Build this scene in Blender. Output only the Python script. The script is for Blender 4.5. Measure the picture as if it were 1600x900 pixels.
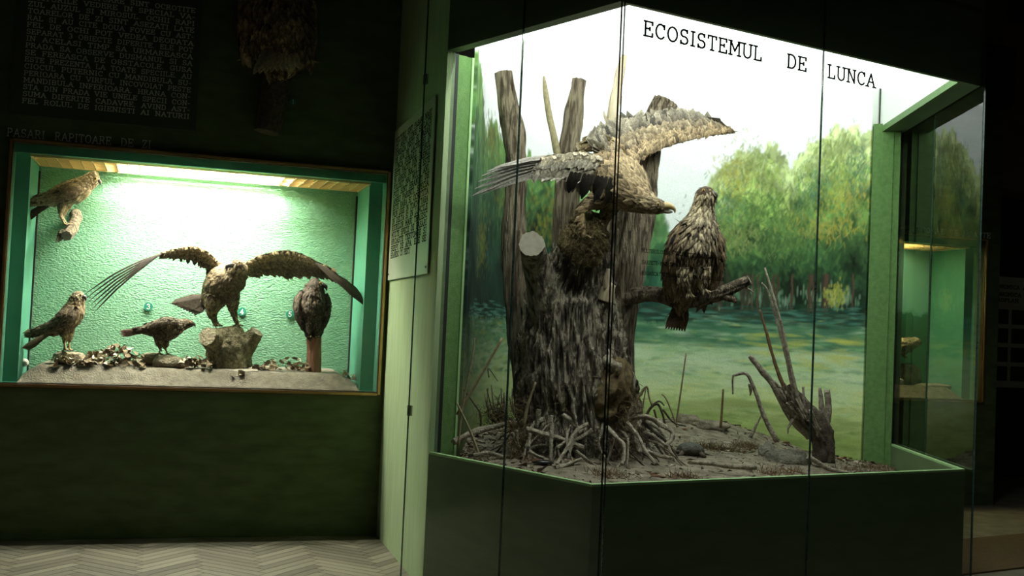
import bpy, bmesh, math, random
import numpy as np
from mathutils import Vector, Matrix, noise

for _o in list(bpy.data.objects):
    bpy.data.objects.remove(_o)
S = bpy.context.scene
COL = S.collection
rng = np.random.default_rng(7)
random.seed(7)

# ------------------------------------------------------------------ camera
FPX, ROLL, HCAM = 1700.0, 0.045, 1.5
PITCH = math.atan(63 / 1700.0)
def ray(px, py):
    u, v = px - 800.0, 450.0 - py
    a = u * math.cos(ROLL) - v * math.sin(ROLL)
    b = u * math.sin(ROLL) + v * math.cos(ROLL)
    return np.array([a, FPX * math.cos(PITCH) - b * math.sin(PITCH), FPX * math.sin(PITCH) + b * math.cos(PITCH)])
CAMP = np.array([0, 0, HCAM])
def at(px, py, Y):                       # the point of that line of sight at depth Y
    d = ray(px, py); return CAMP + d * (Y / d[1])
def on_plane(px, py, P, n):              # the point of that line of sight on an upright plane
    d = ray(px, py); n = np.array([n[0], n[1], 0.0]); P = np.array([P[0], P[1], 0.0])
    return CAMP + d * (n @ P / (n @ d))
cam = bpy.data.objects.new('camera', bpy.data.cameras.new('camera')); COL.objects.link(cam)
cam.data.lens = 36.0 * FPX / 1600.0; cam.data.sensor_width = 36.0; cam.data.clip_end = 100; cam.data.clip_start = 0.05
_c = ray(800, 450); _r = ray(1800, 450) - _c; _u = ray(800, -550) - _c
_c, _r, _u = [Vector(x).normalized() for x in (_c, _r, _u)]
cam.matrix_world = Matrix(((_r.x, _u.x, -_c.x, 0), (_r.y, _u.y, -_c.y, 0), (_r.z, _u.z, -_c.z, HCAM), (0, 0, 0, 1)))
S.camera = cam

# ------------------------------------------------------------------ world, light levels, exposure
W = bpy.data.worlds.new('dim_hall'); S.world = W; W.use_nodes = True
W.node_tree.nodes['Background'].inputs[0].default_value = (0.95, 0.95, 0.72, 1)
W.node_tree.nodes['Background'].inputs[1].default_value = 0.008
CASE_TUBE, CASE2_TUBE, VITRINE_PANEL, VITRINE_FILL = 500.0, 38.0, 2.1, 105.0
S.view_settings.view_transform = 'Standard'; S.view_settings.look = 'None'
S.view_settings.exposure = 0.0; S.view_settings.gamma = 1.0; S.view_settings.use_curve_mapping = False
S.cycles.transparent_max_bounces = 24

# ------------------------------------------------------------------ helpers
def nrm(v):
    v = np.asarray(v, float); return v / (np.linalg.norm(v) + 1e-12)
class MB:
    def __init__(self):
        self.v, self.f, self.c, self.m = [], [], [], []
    def add(self, verts, faces, col=None, mi=0):
        o = len(self.v)
        self.v.extend([tuple(float(k) for k in p) for p in verts])
        self.f.extend([tuple(i + o for i in f) for f in faces])
        self.m.extend([mi] * len(faces))
        if col is not None:
            if len(np.shape(col)) == 1: self.c.extend([tuple(col)] * len(verts))
            else: self.c.extend([tuple(k) for k in col])
    def box(self, lo, hi, M=None, col=None, mi=0):
        x0, y0, z0 = lo; x1, y1, z1 = hi
        v = [(x0,y0,z0),(x1,y0,z0),(x1,y1,z0),(x0,y1,z0),(x0,y0,z1),(x1,y0,z1),(x1,y1,z1),(x0,y1,z1)]
        if M is not None: v = [M(*p) for p in v]
        self.add(v, [(0,3,2,1),(4,5,6,7),(0,1,5,4),(1,2,6,5),(2,3,7,6),(3,0,4,7)], col, mi)
    def prism(self, poly, z0, z1, mi=0, col=None):         # plan polygon, counter-clockwise
        n = len(poly)
        v = [(p[0], p[1], z0) for p in poly] + [(p[0], p[1], z1) for p in poly]
        self.add(v, [tuple(range(n - 1, -1, -1)), tuple(range(n, 2 * n))] + [(i, (i + 1) % n, n + (i + 1) % n, n + i) for i in range(n)], col, mi)
    def tube(self, pts, rad, seg=10, n=None, col=None, hint=(0, 1, 0), cap=True, disp=None, mi=0, capmi=None):
        pts = np.asarray(pts, float); rad = np.asarray(rad, float)
        if rad.ndim == 1: rad = np.stack([rad, rad], 1)
        if n: pts = catmull(pts, n); rad = np.abs(catmull(rad, n))
        N = len(pts); T = np.gradient(pts, axis=0); T /= np.linalg.norm(T, axis=1)[:, None] + 1e-12
        h = np.asarray(hint, float); vs = []
        ang = np.arange(seg) / seg * 2 * math.pi
        for i in range(N):
            a = h - T[i] * (h @ T[i])
            if np.linalg.norm(a) < 0.15: a = np.array([1, 0, 0]) - T[i] * T[i][0]
            a = nrm(a); b = np.cross(T[i], a)
            ring = pts[i] + np.cos(ang)[:, None] * a * rad[i, 0] + np.sin(ang)[:, None] * b * rad[i, 1]
            if disp is not None: ring = disp(ring, pts[i], i / (N - 1), ang)
            vs.append(ring)
        V = np.concatenate(vs); fs = []
        for i in range(N - 1):
            for j in range(seg):
                k = (j + 1) % seg
                fs.append((i*seg+j, i*seg+k, (i+1)*seg+k, (i+1)*seg+j))
        self.add(V, fs, col, mi)
        o = len(self.v) - len(V)
        if cap:
            cm = mi if capmi is None else capmi
            self.f.append(tuple(o + j for j in range(seg - 1, -1, -1))); self.m.append(cm)
            self.f.append(tuple(o + (N-1)*seg + j for j in range(seg))); self.m.append(cm)
        return pts, T, rad
    def mesh(self, name, mats=None, smooth=False):
        me = bpy.data.meshes.new(name); me.from_pydata(self.v, [], self.f); me.update()
        if self.c:
            at_ = me.color_attributes.new('Col', 'FLOAT_COLOR', 'POINT')
            a = np.ones((len(self.v), 4), np.float32); a[:, :3] = np.asarray(self.c, np.float32)[:, :3]
            at_.data.foreach_set('color', a.ravel())
        for m in (mats or []): me.materials.append(m)
        if mats and len(mats) > 1: me.polygons.foreach_set('material_index', self.m)
        if smooth: me.polygons.foreach_set('use_smooth', [len(f) <= 4 for f in self.f])
        return me
    def obj(self, name, mat, parent=None, smooth=False, loc=None):
        mats = mat if isinstance(mat, (list, tuple)) else [mat]
        off = np.zeros(3)
        if parent is not None: off = origin_of(parent)
        if loc is not None: off = np.asarray(loc, float)
        if np.any(off):
            self.v = [(p[0]-off[0], p[1]-off[1], p[2]-off[2]) for p in self.v]
        o = bpy.data.objects.new(name, self.mesh(name, mats, smooth)); COL.objects.link(o)
        if parent is not None:
            o.parent = parent
            po = origin_of(parent); o.location = tuple(off - po); o['_w'] = [float(k) for k in off]
        else: o.location = tuple(off)
        return o
def origin_of(o):
    p = np.array(o.location)
    while o.parent is not None: o = o.parent; p = p + np.array(o.location)
    return p
def catmull(p, n):
    p = np.asarray(p, float); k = len(p)
    if k < 3:
        t = np.linspace(0, k - 1, n)[:, None]; return p[0] + (p[-1] - p[0]) * t / max(k - 1, 1)
    q = np.vstack([2*p[0]-p[1], p, 2*p[-1]-p[-2]]); t = np.linspace(0, k - 1 - 1e-6, n); i = t.astype(int); f = (t - i)[:, None]
    a, b, c, d = q[i], q[i+1], q[i+2], q[i+3]
    return 0.5 * (2*b + (c-a)*f + (2*a-5*b+4*c-d)*f**2 + (3*b-a-3*c+d)*f**3)
def thing(name, label, cat, loc, group=None):
    o = bpy.data.objects.new(name, None); COL.objects.link(o); o.location = tuple(float(k) for k in loc)
    o.empty_display_size = 0.05
    return tag(o, label, cat, group)
def tag(o, label=None, cat=None, group=None, kind=None):
    if label: o['label'] = label
    if cat: o['category'] = cat
    if group: o['group'] = group
    if kind: o['kind'] = kind
    return o
def structure(o, label=None):
    o['kind'] = 'structure'
    if label: o['label'] = label
    return o

# ------------------------------------------------------------------ materials
def mat(name, col, rough=0.6, col2=None, scale=8.0, bump=0.0, bscale=None, metal=0.0, stretch=(1, 1, 1), detail=6, spec=0.4, ramp=(0.35, 0.65), bdist=0.02):
    m = bpy.data.materials.new(name); m.use_nodes = True; nt = m.node_tree; b = nt.nodes['Principled BSDF']
    b.inputs['Roughness'].default_value = rough; b.inputs['Metallic'].default_value = metal
    b.inputs['Specular IOR Level'].default_value = spec
    b.inputs['Base Color'].default_value = (*col, 1)
    if col2 is not None or bump:
        tc = nt.nodes.new('ShaderNodeTexCoord'); mp = nt.nodes.new('ShaderNodeMapping'); mp.inputs['Scale'].default_value = stretch
        nt.links.new(tc.outputs['Object'], mp.inputs[0])
    if col2 is not None:
        n = nt.nodes.new('ShaderNodeTexNoise'); n.inputs['Scale'].default_value = scale; n.inputs['Detail'].default_value = detail
        nt.links.new(mp.outputs[0], n.inputs['Vector'])
        r = nt.nodes.new('ShaderNodeValToRGB'); r.color_ramp.elements[0].position = ramp[0]; r.color_ramp.elements[1].position = ramp[1]
        r.color_ramp.elements[0].color = (*col, 1); r.color_ramp.elements[1].color = (*col2, 1)
        nt.links.new(n.outputs[0], r.inputs[0]); nt.links.new(r.outputs[0], b.inputs['Base Color'])
    if bump:
        n2 = nt.nodes.new('ShaderNodeTexNoise'); n2.inputs['Scale'].default_value = bscale or scale * 3; n2.inputs['Detail'].default_value = 5
        nt.links.new(mp.outputs[0], n2.inputs['Vector'])
        bp = nt.nodes.new('ShaderNodeBump'); bp.inputs['Strength'].default_value = bump; bp.inputs['Distance'].default_value = bdist
        nt.links.new(n2.outputs[0], bp.inputs['Height']); nt.links.new(bp.outputs[0], b.inputs['Normal'])
    return m
def emit(name, col, strength):
    m = bpy.data.materials.new(name); m.use_nodes = True; nt = m.node_tree; nt.nodes.clear()
    e = nt.nodes.new('ShaderNodeEmission'); e.inputs[0].default_value = (*col, 1); e.inputs[1].default_value = strength
    o = nt.nodes.new('ShaderNodeOutputMaterial'); nt.links.new(e.outputs[0], o.inputs[0]); return m
def colmat(name, rough=0.7, bump=0.0, bscale=200, var=0.25, vscale=60, spec=0.3):
    m = bpy.data.materials.new(name); m.use_nodes = True; nt = m.node_tree; b = nt.nodes['Principled BSDF']
    b.inputs['Roughness'].default_value = rough; b.inputs['Specular IOR Level'].default_value = spec
    a = nt.nodes.new('ShaderNodeAttribute'); a.attribute_name = 'Col'
    tc = nt.nodes.new('ShaderNodeTexCoord')
    n = nt.nodes.new('ShaderNodeTexNoise'); n.inputs['Scale'].default_value = vscale; nt.links.new(tc.outputs['Object'], n.inputs['Vector'])
    mr = nt.nodes.new('ShaderNodeMapRange'); mr.inputs[1].default_value = 0.3; mr.inputs[2].default_value = 0.7
    mr.inputs[3].default_value = 1 - var; mr.inputs[4].default_value = 1 + var; nt.links.new(n.outputs[0], mr.inputs[0])
    mx = nt.nodes.new('ShaderNodeVectorMath'); mx.operation = 'SCALE'
    nt.links.new(a.outputs['Color'], mx.inputs[0]); nt.links.new(mr.outputs[0], mx.inputs['Scale']); nt.links.new(mx.outputs[0], b.inputs['Base Color'])
    if bump:
        n2 = nt.nodes.new('ShaderNodeTexNoise'); n2.inputs['Scale'].default_value = bscale; nt.links.new(tc.outputs['Object'], n2.inputs['Vector'])
        bp = nt.nodes.new('ShaderNodeBump'); bp.inputs['Strength'].default_value = bump; bp.inputs['Distance'].default_value = 0.01
        nt.links.new(n2.outputs[0], bp.inputs['Height']); nt.links.new(bp.outputs[0], b.inputs['Normal'])
    return m
def glass_mat(name, tint, ior=1.45):
    m = bpy.data.materials.new(name); m.use_nodes = True; nt = m.node_tree; nt.nodes.clear()
    t = nt.nodes.new('ShaderNodeBsdfTransparent'); t.inputs[0].default_value = (*tint, 1)
    g = nt.nodes.new('ShaderNodeBsdfGlossy'); g.inputs['Roughness'].default_value = 0.0
    f = nt.nodes.new('ShaderNodeFresnel'); f.inputs[0].default_value = ior
    ge = nt.nodes.new('ShaderNodeNewGeometry')
    # the back of each sheet face reflects as weakly as its front
    mth = nt.nodes.new('ShaderNodeMath'); mth.operation = 'MULTIPLY'; sb = nt.nodes.new('ShaderNodeMath'); sb.operation = 'SUBTRACT'; sb.inputs[0].default_value = 1.0
    nt.links.new(ge.outputs['Backfacing'], sb.inputs[1]); nt.links.new(f.outputs[0], mth.inputs[0]); nt.links.new(sb.outputs[0], mth.inputs[1])
    mx = nt.nodes.new('ShaderNodeMixShader'); nt.links.new(mth.outputs[0], mx.inputs[0]); nt.links.new(t.outputs[0], mx.inputs[1]); nt.links.new(g.outputs[0], mx.inputs[2])
    o = nt.nodes.new('ShaderNodeOutputMaterial'); nt.links.new(mx.outputs[0], o.inputs[0]); return m

M = {}
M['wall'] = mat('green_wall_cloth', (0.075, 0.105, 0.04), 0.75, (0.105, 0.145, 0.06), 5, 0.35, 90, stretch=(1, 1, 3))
M['sidewall'] = mat('green_side_board_lit_tone', (0.34, 0.46, 0.24), 0.75, (0.42, 0.54, 0.30), 5, 0.4, 60, stretch=(6, 6, .5))  # paler than the wall cloth: brightness of the case light put into the colour
M['base'] = mat('green_board_paint', (0.088, 0.140, 0.062), 0.5, (0.115, 0.172, 0.08), 4, 0.15, 60, stretch=(1, 1, 4))
M['post'] = mat('bright_green_paint', (0.085, 0.20, 0.045), 0.45, (0.12, 0.25, 0.065), 30, 0.5, 220)
M['rim'] = mat('pale_green_edge', (0.30, 0.50, 0.22), 0.5)
M['teal'] = mat('teal_case_paint', (0.06, 0.24, 0.155), 0.55, (0.075, 0.27, 0.18), 6, 0.0)
M['teal_rough'] = mat('teal_textured_paint', (0.115, 0.29, 0.165), 0.6, (0.14, 0.33, 0.195), 20, 0.8, 55, stretch=(1, 1, 2))
M['dark'] = mat('dark_gap', (0.01, 0.014, 0.01), 0.7)
M['brass'] = mat('brass_moulding', (0.45, 0.27, 0.10), 0.32, (0.55, 0.36, 0.15), 12, 0.1, 60, metal=0.7)
M['darkwood'] = mat('dark_wood_moulding', (0.06, 0.03, 0.015), 0.4, (0.10, 0.05, 0.025), 20)
M['slat'] = mat('cream_louvre', (0.60, 0.44, 0.20), 0.5)
M['reflector'] = mat('white_reflector', (0.75, 0.72, 0.6), 0.5)
M['tube'] = emit('fluorescent_tube', (1.0, 0.98, 0.86), CASE_TUBE)
M['tube2'] = emit('far_case_tube', (1.0, 0.90, 0.50), CASE2_TUBE)
M['panel'] = emit('vitrine_diffuser', (0.93, 1.0, 0.95), VITRINE_PANEL)
M['glass'] = glass_mat('vitrine_glass', (0.985, 0.995, 0.988))
M['glass_edge'] = mat('glass_cut_edge', (0.012, 0.03, 0.022), 0.12, (0.03, 0.06, 0.05), 40, spec=0.8)
M['sand'] = mat('sand_plaster', (0.135, 0.122, 0.088), 0.9, (0.21, 0.19, 0.142), 20, 0.6, 90)
M['black_text'] = mat('black_lettering', (0.012, 0.014, 0.012), 0.5)
M['grey_text'] = mat('grey_white_lettering', (0.85, 0.85, 0.78), 0.6)
M['white_text'] = mat('white_numeral', (0.85, 0.85, 0.80), 0.6)
M['acrylic'] = mat('dark_text_board', (0.06, 0.075, 0.04), 0.3)
M['disc'] = mat('teal_disc', (0.02, 0.20, 0.13), 0.4)
M['ceiling'] = mat('dark_ceiling', (0.05, 0.05, 0.045), 0.9)
M['brownwall'] = mat('brown_far_wall', (0.16, 0.12, 0.08), 0.85, (0.20, 0.15, 0.10), 3)
M['rug'] = mat('brown_runner', (0.13, 0.085, 0.038), 0.95, (0.18, 0.12, 0.055), 60, 0.6, 200)
M['subfloor'] = mat('parquet_joint', (0.16, 0.145, 0.105), 0.55, (0.27, 0.245, 0.18), 5, 0.2, 20)

# ------------------------------------------------------------------ plan
OA = np.array([-0.879, 7.743]); TA = nrm((0.952, 0.305)); NA = np.array([-TA[1], TA[0]])      # back wall, along and into it
L0 = np.array([-0.43, 6.20]); C0 = np.array([0.42, 5.175]); R0 = np.array([2.761, 6.551]); B0 = np.array([2.853, 8.084])
def out_n(a, b):
    t = nrm(b - a); return np.array([t[1], -t[0]])
NL, NR, NT = out_n(L0, C0), out_n(C0, R0), out_n(R0, B0)
def meet(p, n, q, m):                    # where two offset plan lines cross
    return np.linalg.solve(np.array([n, m]), np.array([n @ p, m @ q]))
HW = 5.2
def FA(u, w, z): return (OA[0] + u*TA[0] + w*NA[0], OA[1] + u*TA[1] + w*NA[1], z)
OC = OA * 0 + np.array([4.62, 10.62])
def FC(u, w, z): return (OC[0] + u*TA[0] + w*NA[0], OC[1] + u*TA[1] + w*NA[1], z)
def A(px, py, w=0.0):                    # point on a plane parallel to the back wall, w behind its face
    return on_plane(px, py, OA + NA * w, NA)

# ------------------------------------------------------------------ floor with herringbone blocks
mb = MB(); mb.box((-7, -1.5, -0.10), (8, 14, -0.004)); floor = structure(mb.obj('floor', M['subfloor']), 'pale herringbone parquet floor')
M['plank'] = bpy.data.materials.new('parquet_block'); M['plank'].use_nodes = True
nt = M['plank'].node_tree; b = nt.nodes['Principled BSDF']; oi = nt.nodes.new('ShaderNodeObjectInfo'); cr = nt.nodes.new('ShaderNodeValToRGB')
cr.color_ramp.elements[0].color = (0.095, 0.086, 0.06, 1); cr.color_ramp.elements[1].color = (0.26, 0.243, 0.176, 1)
tc = nt.nodes.new('ShaderNodeTexCoord'); mp = nt.nodes.new('ShaderNodeMapping'); mp.inputs['Scale'].default_value = (4, 60, 20)
nz = nt.nodes.new('ShaderNodeTexNoise'); nz.inputs['Scale'].default_value = 1.0; nt.links.new(tc.outputs['Object'], mp.inputs[0]); nt.links.new(mp.outputs[0], nz.inputs['Vector'])
ad = nt.nodes.new('ShaderNodeMath'); ad.operation = 'MULTIPLY_ADD'; ad.inputs[1].default_value = 0.5; nt.links.new(nz.outputs[0], ad.inputs[0])
sc_ = nt.nodes.new('ShaderNodeMath'); sc_.operation = 'MULTIPLY'; sc_.inputs[1].default_value = 0.6; nt.links.new(oi.outputs['Random'], sc_.inputs[0]); ad.inputs[1].default_value = 0.35; sc_.inputs[1].default_value = 0.8; nt.links.new(sc_.outputs[0], ad.inputs[2])
nt.links.new(ad.outputs[0], cr.inputs[0]); nt.links.new(cr.outputs[0], b.inputs['Base Color']); b.inputs['Roughness'].default_value = 0.45
PW, PL = 0.07, 0.49
mb = MB(); g = 0.0012
mb.box((-PL/2+g, -PW/2+g, -0.02), (PL/2-g, PW/2-g, -0.0015)); mb.box((-PL/2+2*g, -PW/2+2*g, -0.0016), (PL/2-2*g, PW/2-2*g, 0.0))
plank_me = mb.mesh('parquet_block', [M['plank']])
angA = math.atan2(TA[1], TA[0]); cnt = 0
for k in range(-90, 60):
    for m_ in range(-8, 8):
        for vert in (0, 1):
            p, q = k*PW + m_*2*PL, k*PW
            if vert: c_ = (p + PL + PW/2, q + PW - PL/2); a_ = math.pi/2
            else: c_ = (p + PL/2, q + PW/2); a_ = 0.0
            u = (c_[0] - c_[1]) / math.sqrt(2) - 1.55; w = (c_[0] + c_[1]) / math.sqrt(2)
            if not (-3.1 < u < 0.75 and -2.05 < w < -0.02): continue
            x, y, _ = FA(u, w, 0)
            if u > 0.0: continue                # under the side wall
            o = bpy.data.objects.new('plank', plank_me); COL.objects.link(o); o.parent = floor
            o.location = (x, y, 0.0); o.rotation_euler = (0, 0, angA + math.pi/4 + a_); cnt += 1
print('planks', cnt)
mb = MB(); mb.box((-7, -1.5, HW), (8, 14, HW + 0.1)); structure(mb.obj('ceiling', M['ceiling']), 'dark ceiling of the hall')

# ------------------------------------------------------------------ wall with a recessed case
def wall_with_case(F, name, u0, u1, h0, h1, label):          # opening h0..h1, 1.005..2.555
    mb = MB()
    Z0, Z1 = 1.005, 2.555
    for lo, hi in (((u0, 0, 0), (u1, 0.1, Z0)), ((u0, 0, Z1), (u1, 0.1, HW)), ((u0, 0, Z0), (h0, 0.1, Z1)), ((h1, 0, Z0), (u1, 0.1, Z1))):
        mb.box(lo, hi, F)
    return structure(mb.obj(name, M['wall']), label)
def display_case(F, h0, h1, label, tube_m, u_t0, u_t1, back_m, name='wall_display_case', grid=0.075):
    Z0, Z1, D = 1.005, 2.555, 0.65
    i0, i1 = h0 + 0.09, h1 - 0.095
    t = thing(name, label, 'display case', F((h0 + h1) / 2, 0.0, Z0))
    def part(nm, boxes, m, par=t):
        mb = MB()
        for lo, hi in boxes: mb.box(lo, hi, F)
        return mb.obj(nm, m, par)
    e = 0.002
    part('back_panel', [((i0 - 0.02, D, Z0 - 0.02), (i1 + 0.02, D + 0.03, Z1 + 0.05))], back_m)
    part('side_panel', [((h0 - 0.02, 0.0 + e, Z0), (h0, 0.16, Z1))], M['teal']); part('side_panel', [((h1, e, Z0), (h1 + 0.02, 0.16, Z1))], M['teal'])
    part('side_panel', [((i0 - 0.11, 0.14, Z0), (i0, D, Z1))], M['teal']); part('side_panel', [((i1, 0.14, Z0), (i1 + 0.115, D, Z1))], M['teal'])
    part('corner_bead', [((i0, D - 0.02, Z0), (i0 + 0.012, D, Z1 - 0.1))], M['dark']); part('corner_bead', [((i1 - 0.012, D - 0.02, Z0), (i1, D, Z1 - 0.1))], M['dark'])
    part('bottom_panel', [((h0 - 0.02, e, Z0 - 0.03), (h1 + 0.02, D, Z0))], M['teal'])
    part('top_panel', [((h0 - 0.02, 0.1, Z1 + 0.06), (h1 + 0.02, D, Z1 + 0.09))], M['dark'])
    part('valance', [((h0, 0.035, Z1 - 0.055), (h1, 0.075, Z1 + 0.06))], M['teal'])
    # frame: moulded strips around the opening, standing proud of the wall
    fr = 0.026
    for nm, lo, hi in (('frame_strip', (h0 - fr, -0.025, Z0 - fr), (h0, 0.02, Z1 + fr)), ('frame_strip', (h1, -0.025, Z0 - fr), (h1 + fr, 0.02, Z1 + fr)),
                       ('frame_strip', (h0, -0.025, Z1), (h1, 0.02, Z1 + fr)), ('frame_strip', (h0, -0.025, Z0 - fr), (h1, 0.02, Z0))):
        s_ = part(nm, [(lo, hi)], M['darkwood'])
        c0 = [(lo[0] + hi[0]) / 2, (lo[2] + hi[2]) / 2]
        vert = (hi[2] - lo[2]) > (hi[0] - lo[0])
        if vert: part('gilt_bead', [((c0[0] - 0.008, -0.034, lo[2] + 0.01), (c0[0] + 0.008, -0.02, hi[2] - 0.01))], M['brass'], s_)
        else: part('gilt_bead', [((lo[0], -0.034, c0[1] - 0.008), (hi[0], -0.02, c0[1] + 0.008))], M['brass'], s_)
    gl = part('glass_pane', [((h0 + 0.001, 0.006, Z0 + 0.001), (h1 - 0.001, 0.012, Z1 - 0.001))], M['glass'])
    # louvred lamp in the ceiling
    zg = 2.485; w0, w1 = 0.10, 0.60
    lamp = thing('louvred_lamp', label.split(' with ')[0] + ', its louvred ceiling lamp', 'lamp', F((i0 + i1) / 2, 0.35, zg + 0.03))
    def lp(nm, boxes, m, par=lamp): return part(nm, boxes, m, par)
    for b_ in (((i0, w0 - 0.012, zg), (i1, w0, zg + 0.04)), ((i0, w1, zg), (i1, w1 + 0.012, zg + 0.04)), ((i0, w0, zg), (i0 + 0.012, w1, zg + 0.04)), ((i1 - 0.012, w0, zg), (i1, w1, zg + 0.04))):
        lp('lamp_frame', [b_], M['slat'])
    nw = 6
    for k in range(1, nw):
        w_ = w0 + (w1 - w0) * k / nw; lp('slat', [((i0 + 0.012, w_ - 0.003, zg + 0.004), (i1 - 0.012, w_ + 0.003, zg + 0.030))], M['slat'])
    nu = int((i1 - i0) / grid)
    for k in range(1, nu):
        u_ = i0 + (i1 - i0) * k / nu; lp('slat', [((u_ - 0.003, w0, zg + 0.004), (u_ + 0.003, w1, zg + 0.030))], M['slat'])
    lp('reflector', [((i0, w0, zg + 0.125), (i1, w1, zg + 0.130))], M['reflector'])
    for w_ in (0.17, 0.40, 0.54):
        mb = MB(); mb.tube([F(u_t0, w_, zg + 0.085), F((u_t0 + u_t1) / 2, w_, zg + 0.085), F(u_t1, w_, zg + 0.085)], [0.019] * 3, 10, hint=(0, 0, 1)); mb.obj('light_tube', tube_m, lamp, True)
        for uu in (u_t0, u_t1):
            lp('tube_socket', [((uu - 0.02, w_ - 0.02, zg + 0.06), (uu + 0.02, w_ + 0.02, zg + 0.125))], M['reflector'])
    return t, lamp

wall_back = wall_with_case(FA, 'wall_back', -4.2, 0.10, -2.49, -0.05, 'dark green wall around the lit display case')
caseA, lampA = display_case(FA, -2.49, -0.05, 'lit teal wall display case with mounted hawks and a spread eagle', M['tube'], -1.85, -0.75, M['teal_rough'])
wall_far = wall_with_case(FC, 'wall_far', -3.3, 0.17, -2.49, -0.03, 'dark green wall holding the distant case')
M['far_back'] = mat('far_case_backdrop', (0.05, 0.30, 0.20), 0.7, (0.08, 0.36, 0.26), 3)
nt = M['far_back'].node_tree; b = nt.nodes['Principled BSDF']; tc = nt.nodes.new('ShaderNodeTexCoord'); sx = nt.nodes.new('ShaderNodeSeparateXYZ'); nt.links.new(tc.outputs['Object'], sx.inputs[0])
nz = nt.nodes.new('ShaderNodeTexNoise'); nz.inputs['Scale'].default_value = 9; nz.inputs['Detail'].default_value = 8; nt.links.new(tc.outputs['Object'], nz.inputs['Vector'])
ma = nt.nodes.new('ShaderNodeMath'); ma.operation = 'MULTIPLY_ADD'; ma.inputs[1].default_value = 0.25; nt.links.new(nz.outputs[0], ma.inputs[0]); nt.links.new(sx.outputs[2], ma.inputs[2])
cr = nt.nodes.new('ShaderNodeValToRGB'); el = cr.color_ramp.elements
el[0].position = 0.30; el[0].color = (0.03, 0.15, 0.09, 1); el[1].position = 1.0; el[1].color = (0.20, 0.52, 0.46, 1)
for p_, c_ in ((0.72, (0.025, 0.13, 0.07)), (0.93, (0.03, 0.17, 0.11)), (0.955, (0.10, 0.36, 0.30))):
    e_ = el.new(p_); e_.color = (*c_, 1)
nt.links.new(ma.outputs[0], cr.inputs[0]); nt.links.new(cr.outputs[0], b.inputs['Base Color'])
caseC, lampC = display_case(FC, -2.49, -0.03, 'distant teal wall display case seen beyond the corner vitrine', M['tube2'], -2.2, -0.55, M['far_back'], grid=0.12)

# side wall B between the case and the vitrine, and the wall behind the vitrine
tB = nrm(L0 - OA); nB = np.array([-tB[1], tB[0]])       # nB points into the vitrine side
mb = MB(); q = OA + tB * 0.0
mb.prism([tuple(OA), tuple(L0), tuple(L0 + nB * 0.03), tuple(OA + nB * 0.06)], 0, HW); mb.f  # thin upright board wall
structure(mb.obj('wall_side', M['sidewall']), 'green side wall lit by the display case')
mb = MB(); mb.prism([(B0[0] + 0.0, B0[1] + 0.02), (B0[0] + 0.06, B0[1] + 0.02), (B0[0] + 0.20, 10.2), (B0[0] + 0.14, 10.2)], 0, HW)
structure(mb.obj('wall_passage', M['wall']), 'dark green wall of the passage behind the vitrine')

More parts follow.
